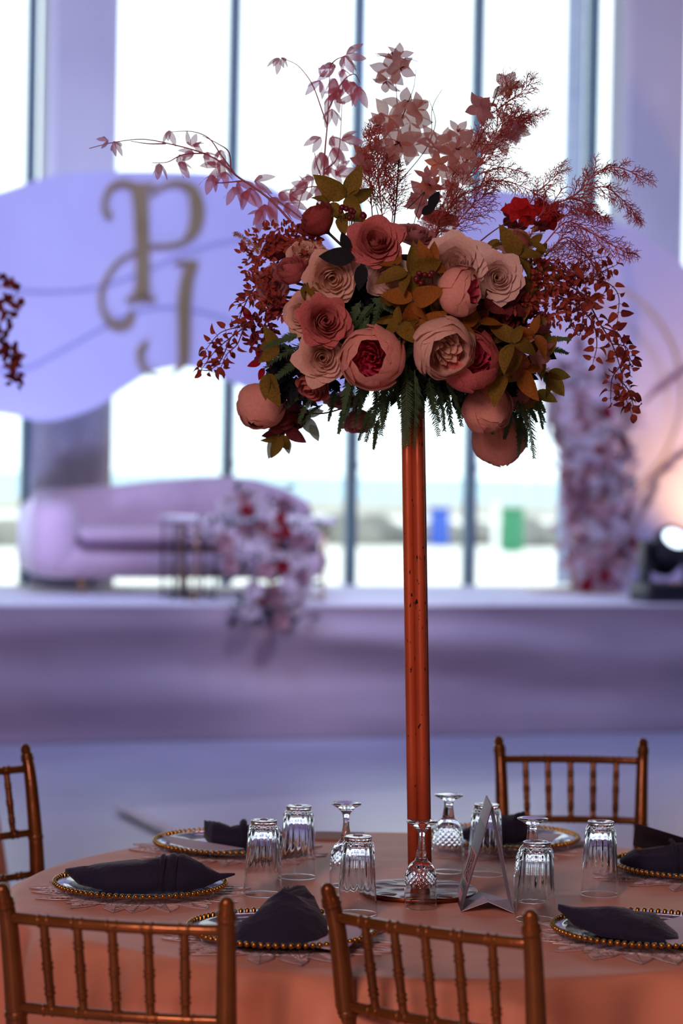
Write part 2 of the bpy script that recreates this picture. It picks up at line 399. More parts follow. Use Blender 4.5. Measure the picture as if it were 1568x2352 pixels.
for i in range(len(edges) - 1):
    a, b_ = edges[i], edges[i + 1]
    o = rbox(MB(), a + .03, b_ - .03, -0.012, -0.004, 0.30, 5.75).build('window_%d' % (i + 1), mt['pane'], smooth=False); struct(o)
    rbox(MB(), a + .03, b_ - .03, -0.04, 0.04, 0.30, 0.36).build('bottom_rail', mt['mullion'], o, ID, smooth=False)
    rbox(MB(), a + .03, b_ - .03, -0.04, 0.04, 5.69, 5.75).build('top_rail', mt['mullion'], o, ID, smooth=False)
for i, (a, b_) in enumerate((pierL, pierR)):
    b = MB(); rbox(b, a, b_, 0.07, 0.30, 0, HT); rbox(b, a - .02, b_ + .02, .07, .32, 0.79, 0.89)
    struct(b.build('trim_%d' % (40 + i), mt['wall'], smooth=False))
    b = MB(); rbox(b, a - .012, a + .05, 0.075, 0.31, 0.9, HT - .01)
    struct(b.build('trim_%d' % (50 + i), mt['whitepost'], smooth=False))

# stage along the glazing
sA = onroom(0, 1500, 2.6)[0]
stage_off = (onz(500, 1697, 0) - W0).dot(RN)
STZ = 0.79
stage = thing('stage', room(0, 1.4, 0), 'low stage along the windows covered with pale carpet and a draped mauve front', 'stage')
sb = MB(); rbox(sb, -7.5, 8.5, 0.15, stage_off - .03, 0, STZ - .02); sb.build('stage_body', mt['wood'], stage, ID, smooth=False)
sb = MB(); rbox(sb, -7.52, 8.52, 0.14, stage_off, STZ - .02, STZ); sb.build('stage_carpet', mt['stage'], stage, ID, smooth=False)
def drape(u, v):
    s = -7.5 + 16 * u; z = STZ - .005 - v * (STZ - .012)
    h = noise.noise(Vector((s * .5, z * 4.2, 1.3))) * .055 + noise.noise(Vector((s * 1.3 + z * 1.5, z * 6.5, 7.7))) * .028
    h += .03 * sin(z * 13 + s * .55 + 1.5 * noise.noise(Vector((s * .35, 0, 3))))
    h *= min(1, v * 5) * (1 - .4 * v)
    return room(s, stage_off + .035 + .05 * v + h, z)
MB().grid(drape, 260, 36).build('stage_skirt', mt['skirt'], stage, ID)

# outdoors beyond the glass
struct(MB().box(-60, 70, 0, 66, -0.35, -0.02, lambda x, y, z: room(x * 1.0, -0.3 - y, z)).build('terrain_terrace', mt['sand'], smooth=False))
struct(MB().box(-400, 400, 60, 150, -0.8, -0.4, lambda x, y, z: room(x, -y, z)).build('beach', mt['beach'], smooth=False))
struct(MB().box(-4000, 4000, 149, 1900, -1.0, -0.9, lambda x, y, z: room(x, -y, z)).build('sea', mt['sea'], smooth=False))
rr = random.Random(5)
specs = []
for px in range(-200, 1900, 34):
    if 560 < px < 700 and False: continue
    for r_ in range(2):
        specs.append((px + rr.uniform(-16, 16), rr.uniform(1225, 1258), rr.uniform(.22, .62)))
rb_ = MB()
for i, (px, py, h) in enumerate(specs):
    p = onz(px, py, -0.02)
    if p.y > 62: p = onz(px, 1250, -0.02)
    b = MB(); sd = rr.uniform(0, 50); b.ball((0, 0, 0), 1, 9, 6, (1.3, 1.0, .75)); sz_ = h * rr.uniform(.8, 1.1)
    for v in b.v:
        q = Vector(v); q = q * (1 + .55 * noise.noise(q * 1.3 + Vector((sd, 0, 0)))) * sz_ + p + Vector((0, 0, h * .3)); rb_.v.append(tuple(q))
    o_ = len(rb_.v) - len(b.v); rb_.f += [tuple(k + o_ for k in f) for f in b.f]
o = rb_.build('shore_rocks', mt['rock'])
props(o, 'bank of grey shore rocks beyond the terrace', 'rocks', kind='stuff')
def outdoor_box(name, x0, x1, ytop, ybot, m, label, cat):
    p0 = onz(x0, ybot, -.02); p1 = onz(x1, ybot, -.02); w = (p1 - p0).length; c = (p0 + p1) / 2
    h = (ybot - ytop) / F * c.y
    t = thing(name, c, label, cat)
    MB().rbox(-w / 2, w / 2, -w * .35, w * .35, .05, h * .88, w * .08).build('body', m, t)
    MB().rbox(-w * .54, w * .54, -w * .4, w * .4, h * .88, h, w * .08).build('lid', m, t)
    MB().box(-w * .42, w * .42, -w * .3, w * .3, 0, .06).build('base', m, t, smooth=False)
outdoor_box('litter_bin', 990, 1026, 1165, 1255, mt['bluebin'], 'upright blue bin outdoors beyond the window', 'bin')
outdoor_box('litter_bin', 1153, 1196, 1165, 1268, mt['greenbin'], 'upright green bin outdoors beyond the window', 'bin')
p = onz(1137, 1276, -.02); hh = 125 / F * p.y
t = thing('white_post', p, 'thin white post outdoors beside the green bin', 'post')
MB().lathe([(.10, 0), (.10, .04), (.07, .06), (.07, hh - .04), (.085, hh - .03), (.085, hh)], 12).build('shaft', mt['whitepost'], t)

# string curtain and sheer curtain
def stringy(x0, x1, n, ytop, zbot, off, w, seed):
    q = random.Random(seed); b = MB()
    for i in range(n):
        px = x0 + (x1 - x0) * (i + q.random()) / n
        s = s_at(px, 1100, off); z1 = 3.1
        pts = [room(s + .004 * sin(z * 9 + i), off + q.uniform(-.02, .02) + .02 * sin(i * .3), z) for z in (zbot, zbot + .5, zbot + 1.1, z1)]
        b.tube(pts, q.uniform(w * .6, w), 3)
    return b
o = stringy(70, 232, 150, 940, STZ, 0.42, .0045, 3).build('string_curtain', mt['string'])
props(o, 'curtain of silvery strings hanging before the pier behind the sofa', 'curtain', kind='stuff')
o = stringy(240, 1290, 90, 940, STZ, 0.40, .0016, 4).build('string_curtain', mt['string'])
props(o, 'sparse fine silver strings hanging before the window panes', 'curtain', kind='stuff')
s0, s1 = s_at(1276, 1200, .1), s_at(1322, 1200, .1)
def voile(u, v):
    s = s0 + (s1 - s0) * u
    return room(s, .12 + .018 * sin(u * 30), STZ + .01 + v * 4.9)
o = MB().grid(voile, 40, 4).build('sheer_curtain', mt['sheer'])
props(o, 'narrow pale voile curtain hanging at the window beside the blossom column', 'curtain')

# ------------------------------------------------------------------ backdrop boards
def smooth_closed(pts, n=8):
    out = []; m = len(pts)
    for i in range(m):
        p0, p1, p2, p3 = [Vector(pts[(i + k) % m]) for k in (-1, 0, 1, 2)]
        for k in range(n):
            t = k / n
            out.append(0.5 * ((2 * p1) + (p2 - p0) * t + (2 * p0 - 5 * p1 + 4 * p2 - p3) * t * t + (3 * p1 - p0 - 3 * p2 + p3) * t ** 3))
    return out
def smooth_open(pts, n=8):
    out = []; m = len(pts); V = [Vector(p) for p in pts]
    for i in range(m - 1):
        p0, p1, p2, p3 = V[max(i - 1, 0)], V[i], V[i + 1], V[min(i + 2, m - 1)]
        for k in range(n):
            t = k / n
            out.append(0.5 * ((2 * p1) + (p2 - p0) * t + (2 * p0 - 5 * p1 + 4 * p2 - p3) * t * t + (3 * p1 - p0 - 3 * p2 + p3) * t ** 3))
    out.append(V[-1]); return out
def board(name, pix, off, label, th=.035):
    pts = smooth_closed(pix, 8)
    sz = [onroom(p.x, p.y, off)[:2] for p in pts]
    c = (sum(a for a, b in sz) / len(sz), min(b for a, b in sz))
    root = thing(name, room(c[0], off, c[1]), label, 'backdrop')
    MB().poly(sz, lambda s, z: room(s, off, z), lambda s, z: room(s, off - th, z)).build('board', mt['panel'], root, ID, smooth=False)
    return root, off, sz
boardL, OL, szL = board('backdrop_board', [(-330, 640), (-180, 500), (0, 441), (130, 402), (270, 393), (400, 394), (520, 402), (610, 422), (700, 484), (770, 560), (830, 680), (840, 800), (790, 900), (722, 937), (640, 925), (540, 880), (470, 852), (415, 843), (350, 855), (290, 890), (215, 938), (110, 966), (0, 950), (-160, 940), (-310, 830)],
    1.3, 'cloud shaped lilac board with a gold monogram hanging above the sofa')
boardR, OR_, szR = board('backdrop_board', [(1030, 700), (1035, 560), (1060, 470), (1110, 436), (1200, 440), (1300, 462), (1400, 502), (1500, 555), (1600, 640), (1680, 780), (1720, 960), (1700, 1200), (1690, 1352), (1500, 1352), (1330, 1352), (1300, 1230), (1290, 1000), (1260, 890), (1180, 860), (1080, 830)],
    .75, 'rounded lilac board standing behind the pale blossom column')
b = MB()
for s in (-2.6, -1.3, -.2):
    zt = max(z for q, z in szL if abs(q - (s + .0)) < .25) if any(abs(q - s) < .25 for q, z in szL) else 3.6
    b.tube([room(s, OL - .015, zt - .05), room(s, OL - .015, HT)], .0012, 4)
b.build('hanging_wire', mt['string'], boardL, ID)
# curved lines as thin raised strips, darker blue than the board
def strip(pix, w, mb, off, out=.006):
    P = smooth_open(pix, 8); sz = [Vector(onroom(p.x, p.y, off)[:2]) for p in P]
    vs = []; fs = []
    ws = w if isinstance(w, list) else None
    m = len(sz)
    for i, q in enumerate(sz):
        t = (sz[min(i + 1, m - 1)] - sz[max(i - 1, 0)]).normalized(); nn = Vector((-t.y, t.x))
        if ws:
            f = i / (m - 1) * (len(ws) - 1); j = min(int(f), len(ws) - 2); ww = ws[j] + (ws[j + 1] - ws[j]) * (f - j)
        else: ww = w
        ww = ww / F * 15.3 / 2
        for sg in (-1, 1):
            for o_ in (off + .001, off + out):
                vs.append(room(q.x + nn.x * ww * sg, o_, q.y + nn.y * ww * sg))
    for i in range(m - 1):
        a = i * 4; c = a + 4
        fs += [(a, a + 1, c + 1, c), (a + 1, a + 3, c + 3, c + 1), (a + 3, a + 2, c + 2, c + 3), (a + 2, a, c, c + 2)]
    fs += [(0, 2, 3, 1), ((m - 1) * 4, (m - 1) * 4 + 1, (m - 1) * 4 + 3, (m - 1) * 4 + 2)]
    return mb.add(vs, fs)
strip([(20, 667), (120, 671), (225, 660), (330, 625), (430, 580), (545, 552), (640, 560)], 7, MB(), OL).build('line_strip', mt['line'], boardL, ID, smooth=False)
strip([(-60, 850), (50, 849), (130, 812), (215, 765), (290, 725), (360, 708), (440, 712), (520, 735), (600, 775)], 7, MB(), OL).build('line_strip', mt['line'], boardL, ID, smooth=False)
# monogram letters, raised gold mirror acrylic
g = MB()
strip([(318, 424), (322, 480), (325, 560), (326, 640), (322, 686)], [40, 34, 31, 31, 36], g, OL, .03)
strip([(288, 688), (322, 683), (356, 688)], [7, 16, 7], g, OL, .03)
strip([(285, 424), (318, 428), (352, 424)], [10, 14, 10], g, OL, .031)
strip([(345, 450), (362, 432), (395, 420), (425, 424)], [6, 9, 12, 16], g, OL, .03)
strip([(420, 424), (442, 440), (451, 480), (446, 520), (430, 548)], [16, 27, 33, 29, 17], g, OL, .03)
strip([(434, 545), (412, 558), (375, 565), (335, 563)], [14, 11, 8, 6], g, OL, .03)
strip([(312, 424), (280, 420), (255, 430), (240, 458), (240, 482), (252, 500)], [7, 14, 14, 11, 12, 18], g, OL, .03)
g.build('letter_p', mt['gold'], boardL, ID, smooth=False)
g = MB()
strip([(314, 576), (275, 598), (245, 635), (231, 680), (237, 718), (258, 744), (285, 746), (300, 728), (297, 712)], [6, 8, 10, 10, 11, 16, 18, 16, 6], g, OL, .03)
g.build('letter_swash', mt['gold'], boardL, ID, smooth=False)
g = MB()
strip([(400, 604), (425, 604), (452, 602)], [5, 12, 6], g, OL, .03)
strip([(443, 603), (428, 640), (421, 700), (421, 780), (420, 835)], [20, 28, 30, 27, 22], g, OL, .031)
strip([(420, 832), (400, 858), (370, 866), (340, 857), (322, 830), (322, 800), (337, 787)], [20, 9, 7, 9, 14, 15, 10], g, OL, .03)
g.build('letter_j', mt['gold'], boardL, ID, smooth=False)

# hoop arch behind the blossom column
cs, cz, _ = onroom(1330, 900, .95)
hoop = thing('metal_hoop', room(cs, .95, STZ), 'thin beige metal hoop curving behind the pale blossom column', 'arch')
rad = 262 / F * 16.3
pts = [room(cs + rad * cos(R(a)), .95, cz + rad * sin(R(a))) for a in range(-92, 112, 6)]
MB().tube(pts, .015, 8).build('ring', mt['hoop'], hoop, ID)
MB().rbox(-.3, .3, -.12, .12, 0, .02, .01).build('base', mt['hoop'], hoop, Matrix.Translation(room(cs - .02, .95, STZ)) @ Matrix.Rotation(TH, 4, 'Z'))
MB().tube([room(cs - .02, .95, STZ), room(cs - .02, .95, cz - rad)], .02, 8).build('stem', mt['hoop'], hoop, ID)

# ------------------------------------------------------------------ sofa
so = 1.42
def SF(px, py, o=so): s, z, p = onroom(px, py, o); return s, z
sl = SF(80, 1200)[0]; sr = SF(733, 1200)[0] + .14; SW = sr - sl
sofaM = Matrix.Translation(room(sl, so, STZ)) @ Matrix.Rotation(TH, 4, 'Z')
sofa = thing('sofa', None, 'curved blush velvet sofa with brass legs on the stage below the monogram', 'sofa', M=sofaM)
# local frame: x along, y = away from viewer, z up
D = .78
def backh(x):
    u = x / SW; P = [(0, .60), (.06, .655), (.14, .66), (.3, .685), (.5, .735), (.68, .765), (.8, .75), (.9, .70), (.97, .62), (1, .52)]
    for (a, ha), (b_, hb) in zip(P, P[1:]):
        if u <= b_: t = (u - a) / (b_ - a); t = t * t * (3 - 2 * t) * .5 + t * .5; return ha + (hb - ha) * t
    return .5
def backy(x):
    u = x / SW; return D - .10 - .55 * max(0, (.16 - u) / .16) ** 2 - .18 * max(0, (u - .86) / .14) ** 2
m = MB(); N_ = 48; K = 14
vs = []; fs = []
for i in range(N_ + 1):
    x = SW * i / N_; h = backh(x); y0 = backy(x); th = .085 + .03 * sin(pi * i / N_)
    x_ = x + (0.02 if i == 0 else -0.02 if i == N_ else 0)
    for k in range(K):
        a = 2 * pi * k / K
        yy = y0 + th * cos(a) * abs(cos(a)) ** -.2 if abs(cos(a)) > 1e-3 else y0
        zz = (h + .12) / 2 + (h - .12) / 2 * (abs(sin(a)) ** .35) * (1 if sin(a) > 0 else -1)
        sh = .5 if i in (0, N_) else 1
        vs.append((x_, y0 + (yy - y0) * sh, (h + .12) / 2 + (zz - (h + .12) / 2) * (.94 if sh < 1 else 1)))
for i in range(N_):
    for k in range(K): fs.append((i * K + k, i * K + (k + 1) % K, (i + 1) * K + (k + 1) % K, (i + 1) * K + k))
fs += [tuple(reversed(range(K))), tuple(range(N_ * K, (N_ + 1) * K))]
m.add(vs, fs); m.build('backrest', mt['velvet'], sofa)
# channel seams on the backrest
MB().rbox(.05, SW * .985, .03, D - .12, .10, .32, .12, 5).build('seat_base', mt['velvet'], sofa)
MB().rbox(.30, SW * .95, .0, D - .16, .335, .425, .05, 4).build('seat_cushion', mt['velvet'], sofa)
MB().rbox(.30, SW * .94, .015, D - .2, .318, .337, .05, 4).build('seat_piping', mt['velvet_dark'], sofa)
MB().rbox(0, .30, .02, D - .1, .11, .60, .13, 5, fn=lambda x, y, z: (x + .03 * (z - .3), y, z)).build('armrest', mt['velvet'], sofa)
for k, (lx, ly) in enumerate(((.32, .12), (.42, D - .2), (SW * .5, .12), (SW - .25, .12), (SW - .3, D - .2))):
    MB().tube([(lx, ly, .12), (lx + .02, ly, .0)], [.022, .012], 8).build('leg', mt['legs'], sofa)

# ------------------------------------------------------------------ tables on the stage front
to = 2.1
a0 = onroom(450, 1300, to); a1 = onroom(742, 1300, to); TW = a1[0] - a0[0]
tM = Matrix.Translation(room(a0[0], to, STZ)) @ Matrix.Rotation(TH, 4, 'Z')
ct = thing('console_table', None, 'white topped console table with slim metal legs in front of the sofa', 'table', M=tM)
TH_ = .515
MB().rbox(-.14, TW + .07, -.04, .42, TH_ - .035, TH_, .012).build('tabletop', mt['marble'], ct)
for x in (0, TW):
    for y in (0, .36): MB().tube([(x, y, 0), (x, y, TH_ - .03)], .011, 8).build('leg', mt['legs'], ct)
for x in (0, TW): MB().tube([(x, 0, .012), (x, .36, .012)], .009, 6).build('foot_rail', mt['legs'], ct)
MB().tube([(0, 0, TH_ - .04), (TW, 0, TH_ - .04)], .009, 6).build('top_rail', mt['legs'], ct)
a2 = onroom(398, 1300, 1.95); nM = Matrix.Translation(room(a2[0], 1.95, STZ)) @ Matrix.Rotation(TH, 4, 'Z')
nt_ = thing('nesting_table', None, 'small black framed side table tucked beside the white topped console', 'table', M=nM)
NW = .26; nh = .50
for x in (0, .07, NW):
    for y in (0, .24): MB().tube([(x, y, 0), (x, y, nh)], .009, 6).build('leg', mt['blackmetal'], nt_)
MB().rbox(-.012, NW + .012, -.012, .252, nh, nh + .012, .006).build('tabletop', mt['blackmetal'], nt_)
for z in (.03,): MB().tube([(0, 0, z), (NW, 0, z), (NW, .24, z), (0, .24, z), (0, 0, z)], .008, 6).build('foot_rail', mt['blackmetal'], nt_)

# simple blossom used far away: petals round a bud, faces +z
def far_bloom(material, seed):
    q = random.Random(seed); b = MB()
    for ring, (n_, r0, tilt, ln) in enumerate(((6, .2, .25, .85), (6, .12, .75, .75), (5, .05, 1.2, .6))):
        for k in range(n_):
            a = 2 * pi * (k + .5 * ring) / n_ + q.uniform(-.15, .15)
            def fn(u, v, a=a, r0=r0, tilt=tilt, ln=ln):
                w = (u - .5) * .85 * sin(pi * (.15 + .75 * v)) * ln * 1.3
                rr_ = r0 + ln * v * cos(tilt * (1 - .3 * v)); z = ln * v * sin(tilt) + .25 * abs(u - .5) + .1
                return (rr_ * cos(a) - w * sin(a), rr_ * sin(a) + w * cos(a), z)
            b.grid(fn, 2, 3)
    b.ball((0, 0, .3), .26, 7, 4)
    return b.mesh('blossom', material)
fb = {c: far_bloom(mt[c], i) for i, c in enumerate(('white_bloom', 'mauve_bloom', 'red_bloom', 'blush_bloom'))}
def toward(p, f, size, spin=0):
    f = Vector(f).normalized(); q = f.to_track_quat('Z', 'Y').to_matrix().to_4x4()
    return Matrix.Translation(p) @ q @ Matrix.Rotation(spin, 4, 'Z') @ Matrix.Scale(size, 4)
def far_leaves(pts, material, name, parent, size, n, seed, spread):
    q = random.Random(seed); b = MB()
    for i in range(n):
        c = Vector(q.choice(pts)) + Vector((q.gauss(0, spread), q.gauss(0, spread), q.gauss(0, spread)))
        d = Vector((q.gauss(0, 1), q.gauss(0, 1), q.gauss(0, 1))).normalized(); e = d.orthogonal().normalized()
        l = size * q.uniform(.6, 1.2)
        b.add([c, c + d * l * .5 + e * l * .22, c + d * l, c + d * l * .5 - e * l * .22, c + d * l * .5 + d.cross(e) * l * .06], [(0, 1, 4), (1, 2, 4), (2, 3, 4), (3, 0, 4)])
    o = b.build(name, material, parent, ID); o['kind'] = 'stuff'; return o
# cascade of blooms on the console table
cf = thing('flower_cascade', room(onroom(590, 1180, 2.35)[0], 2.2, STZ + TH_), 'cascade of white and red blooms spilling off the console table over the stage edge', 'flower arrangement')
q = random.Random(21); pts = []
spine = [(540, 1150, 60), (560, 1190, 75), (600, 1230, 90), (600, 1270, 105), (630, 1310, 85), (650, 1350, 75), (640, 1400, 55)]
whites = [(520, 1160), (552, 1150), (567, 1140), (540, 1175), (607, 1180), (490, 1230), (512, 1250), (553, 1258), (590, 1262), (525, 1298), (630, 1290), (610, 1312), (680, 1288), (706, 1218), (480, 1215), (655, 1345), (578, 1356), (560, 1165), (683, 1388), (640, 1372), (572, 1400), (640, 1425), (700, 1330), (660, 1365), (620, 1250), (585, 1240), (600, 1215), (695, 1345)]
reds = [(475, 1213), (560, 1175), (560, 1220), (600, 1212), (640, 1190), (632, 1235), (650, 1225), (680, 1250), (630, 1265), (645, 1300), (612, 1360), (685, 1325), (645, 1160), (690, 1245), (595, 1375)]
for lst, kinds, sz in ((whites, ('white_bloom', 'white_bloom', 'white_bloom', 'blush_bloom'), .064), (reds, ('red_bloom', 'red_bloom', 'mauve_bloom'), .05)):
    for (px, py) in lst:
        over = py > 1370
        off = stage_off + .16 if py > 1330 else 2.42 + (py - 1200) * .0022
        s, z, p = onroom(px, py, off); pts.append(p)
        me = fb[q.choice(kinds)]
        o = mesh_obj('bloom', me, cf, toward(p + RN * q.uniform(-.02, .04), RN + Vector((q.uniform(-.5, .5), 0, q.uniform(-.3, .5))), sz * q.uniform(.8, 1.15), q.uniform(0, 6)))
far_leaves([p - RN * .06 for p in pts], mt['darkleaf'], 'leaves', cf, .09, 280, 3, .045)

# column of pale blossoms with pampas
colm = thing('blossom_column', room(onroom(1390, 1300, 1.15)[0], 1.0, STZ), 'tall column of pale dried blossoms and pampas plumes standing on the stage', 'flower arrangement')
q = random.Random(9); pts = []
def col_edges(py):
    P = [(800, 1300, 1330), (860, 1262, 1430), (950, 1262, 1445), (1050, 1285, 1450), (1150, 1300, 1455), (1250, 1315, 1465), (1350, 1330, 1480)]
    for a, b_ in zip(P, P[1:]):
        if py <= b_[0]: t = (py - a[0]) / (b_[0] - a[0]); return a[1] + (b_[1] - a[1]) * t, a[2] + (b_[2] - a[2]) * t
    return P[-1][1:]
for i in range(230):
    py = q.uniform(830, 1345); x0, x1 = col_edges(py); u = q.random(); px = x0 + (x1 - x0) * u
    off = 1.15 + .30 * sqrt(max(0, 1 - (2 * u - 1) ** 2)) * q.uniform(.5, 1.0)
    s, z, p = onroom(px, py, off); pts.append(p)
    up = (1345 - py) / 500
    me = fb[q.choices(('white_bloom', 'blush_bloom', 'mauve_bloom', 'red_bloom'), (.44, .3, .18 + .2 * up, .05))[0]]
    f = RN + RT * (2 * u - 1) * 1.1 + Vector((0, 0, q.uniform(-.4, .6)))
    mesh_obj('bloom', me, colm, toward(p, f, q.uniform(.035, .062), q.uniform(0, 6)))
far_leaves([p - RN * .05 for p in pts], mt['blush_bloom'], 'leaves', colm, .11, 420, 5, .05)
def plume(p0, p1, w, seed, parent, name='pampas_plume', m='pampas'):
    q = random.Random(seed); b = MB(); d = (p1 - p0); L = d.length; d.normalize()
    b.tube([p0, p0 + d * L * .5, p1], [.008, .005, .002], 5)
    for i in range(150):
        t = q.uniform(.3, 1); c = p0 + d * L * t; ww = w * sin(pi * min(1, (t - .22) / .8)) + .01
        e = (d * .9 + Vector((q.gauss(0, .6), q.gauss(0, .6), q.gauss(0, .6)))).normalized()
        e2 = e.orthogonal().normalized() * .006
        b.add([c - e2, c + e2, c + e * ww + d * .03], [(0, 1, 2)])
    b.build(name, mt[m], parent, ID, smooth=False)
def rp(px, py, off): return onroom(px, py, off)[2]
for i, (a, b_, w, m) in enumerate((((1440, 1150), (1575, 1030), .10, 'mauve_bloom'), ((1430, 960), (1580, 840), .08, 'mauve_bloom'), ((1420, 1100), (1440, 900), .09, 'pampas'), ((1330, 960), (1270, 850), .1, 'pampas'), ((1350, 900), (1330, 780), .1, 'mauve_bloom'), ((1400, 900), (1400, 790), .09, 'pampas'), ((1440, 1250), (1510, 1100), .08, 'pampas'), ((1300, 1050), (1268, 960), .07, 'pampas'))):
    plume(rp(*a, 1.3), rp(*b_, 1.35), w, i, colm, m=m)

# moving head lamp at the stage edge
lo = stage_off - .32
p = rp(1530, 1378, lo); lp = room(onroom(1530, 1370, lo)[0], lo, STZ)
mh = thing('stage_light', lp, 'black moving head stage light with a lit lens at the stage edge', 'stage light', rz=TH)
MB().rbox(-.20, .20, -.16, .16, 0, .13, .03, 3).build('base', mt['lamp_black'], mh)
for sgn in (-1, 1):
    MB().rbox(sgn * .16 - .025, sgn * .16 + .025, -.06, .06, .12, .40, .02, 3).build('yoke_arm', mt['lamp_black'], mh)
hd = Matrix.Translation(lp + Vector((0, 0, .33))) @ Matrix.Rotation(TH, 4, 'Z') @ Matrix.Rotation(R(50), 4, 'X')
o = MB().lathe([(.0, -.17), (.07, -.17), (.115, -.12), (.13, 0), (.125, .10), (.105, .14), (.085, .145), (.085, .13)], 24).build('head', mt['lamp_black'], mh, hd)
MB().lathe([(.0, .148), (.04, .146), (.075, .135), (.082, .125), (.0, .12)], 24).build('lens', mt['lens'], mh, hd)
o = bpy.context.scene.objects
# dance floor slab with its raised edge strip
c0 = onz(276, 1848, .04); cdir = (onz(402, 1908, .04) - c0); cdir.z = 0
df = thing('dance_floor', c0, 'low glossy white dance floor slab laid before the stage', 'dance floor')
e1 = cdir.normalized(); e2 = (onz(1100, 1800, .02) - c0); e2.z = 0; e2.normalize()
def slab(a, b_, z): v = c0 + e1 * a + e2 * b_; return Vector((v.x, v.y, z))
b = MB(); b.add([slab(a, b2, z) for z in (0.002, .022) for a, b2 in ((0, 0), (3.6, 0), (3.6, 5.2), (0, 5.2))], [(3, 2, 1, 0), (4, 5, 6, 7), (0, 1, 5, 4), (1, 2, 6, 5), (2, 3, 7, 6), (3, 0, 4, 7)])
b.build('slab', mt['dance'], df, ID, smooth=False)
b = MB(); b.add([slab(a, b2, z) for z in (0.022, .04) for a, b2 in ((-.02, -.03), (1.2, -.03), (1.2, .03), (-.02, .03))], [(3, 2, 1, 0), (4, 5, 6, 7), (0, 1, 5, 4), (1, 2, 6, 5), (2, 3, 7, 6), (3, 0, 4, 7)])
b.build('edge_strip', mt['marble'], df, ID, smooth=False)

# ------------------------------------------------------------------ the round table
TZ = 0.75
TC = onz(962, 2052, TZ); TC.z = 0; TR = 0.80
tb = thing('banquet_table', TC, 'round banquet table standing under the peach cloth', 'table')
MB().lathe([(0, .715), (TR - .03, .715), (TR - .02, .72), (TR - .02, .742), (0, .742)], 48).build('tabletop', mt['wood'], tb)
for k in range(4):
    a = pi / 4 + k * pi / 2; MB().tube([(.55 * cos(a), .55 * sin(a), 0), (.52 * cos(a), .52 * sin(a), .715)], .018, 8).build('leg', mt['blackmetal'], tb)
NS = 360
def cloth_pt(k, r, z, fold):
    a = 2 * pi * k / NS
    if fold > 0:
        w = noise.noise(Vector((cos(a) * 3.1, sin(a) * 3.1, 2.2))) * 1.2 + .8 * sin(a * 17 + 2 * noise.noise(Vector((cos(a) * 2, sin(a) * 2, 9)))) + .45 * sin(a * 31 + 1)
        r = r + fold * (.055 * w + .05)
    return (r * cos(a), r * sin(a), z)
vs = []; rings = [(0.02, .7505, 0)]
for r in (.1, .2, .3, .4, .5, .6, .68, .74, .78): rings.append((r, .7505, 0))
rings += [(TR - .008, .7500, 0), (TR, .7475, 0), (TR + .006, .742, .08), (TR + .009, .73, .20), (TR + .011, .70, .42)]
for i in range(1, 12): rings.append((TR + .012 + .002 * i, .70 - .69 * i / 11,   .42 + .8 * (i / 11) ** .8))
for r, z, f in rings: vs += [cloth_pt(k, r, z + ((.0022 * noise.noise(Vector((r * 5, k * .01, 5)))) if f == 0 else 0), f) for k in range(NS)]
fs = [(i * NS + k, i * NS + (k + 1) % NS, (i + 1) * NS + (k + 1) % NS, (i + 1) * NS + k) for i in range(len(rings) - 1) for k in range(NS)]
fs.append(tuple(reversed(range(NS))))
cl = MB().add(vs, fs).build('tablecloth', mt['cloth'], None, Matrix.Translation(TC))
props(cl, 'peach satin cloth draped over the round table to the floor', 'tablecloth')
ZT = .7515

# ------------------------------------------------------------------ place settings
# placemat: pressed lace of leaves radiating from the middle
def lace_leaf():
    b = MB(); L = .105; w = .026
    def outline(t): return w * sin(pi * t ** .8) * (1 + .10 * sin(t * 34))
    for sg in (-1, 1):
        b.tube([(t * L, sg * outline(t), .0008) for t in [i / 11 for i in range(12)]], .0016, 3, False)
    b.tube([(0, 0, .001), (L, 0, .001)], .0016, 3, False)
    for i in range(1, 9):
        t = i / 9.5
        for sg in (-1, 1):
            b.tube([(t * L, 0, .0009), (min(1, t + .11) * L, sg * outline(min(1, t + .11)) * .95, .0009)], .0011, 3, False)
    return b.mesh('leaf', mt['lace'])
LEAF = lace_leaf()
mat_n = 0
def placemat(c, label):
    root = thing('placemat', Vector((c.x, c.y, ZT)), label, 'placemat', 'lace placemats on the table')
    q = random.Random(int(c.x * 1000) & 255)
    b = MB()
    for r in (.07, .115, .145):
        b.tube([(r * cos(a), r * sin(a), .0008) for a in [2 * pi * k / 40 for k in range(41)]], .0016, 3, False)
    b.build('centre_ring', mt['lace'], root)
    for ring, (n_, r0, s) in enumerate(((17, .125, .92), (17, .095, .85))):
        for k in range(n_):
            a = 2 * pi * (k + .5 * ring) / n_
            mesh_obj('leaf', LEAF, root, WM[root] @ Matrix.Rotation(a, 4, 'Z') @ Matrix.Translation((r0, 0, .0006 * ring)) @ Matrix.Rotation(q.uniform(-.35, .35), 4, 'Z') @ Matrix.Scale(s * q.uniform(.92, 1.06), 4))
plate_me = MB().lathe([(0, .004), (.105, .004), (.118, .006), (.150, .0145), (.1665, .0175), (.1675, .019), (.166, .0205), (.149, .0175), (.117, .009), (.104, .0075), (0, .0075)], 72).mesh('dish', mt['plate'])
bead_me = MB().ball((0, 0, 0), .0052, 8, 6).mesh('bead', mt['bead'])
NB = 82
def charger(c, label):
    root = thing('charger_plate', Vector((c.x, c.y, ZT + .002)), label, 'plate', 'gold beaded charger plates')
    mesh_obj('dish', plate_me, root, WM[root])
    for k in range(NB):
        a = 2 * pi * k / NB
        mesh_obj('bead', bead_me, root, WM[root] @ Matrix.Translation((.168 * cos(a), .168 * sin(a), .0195)))
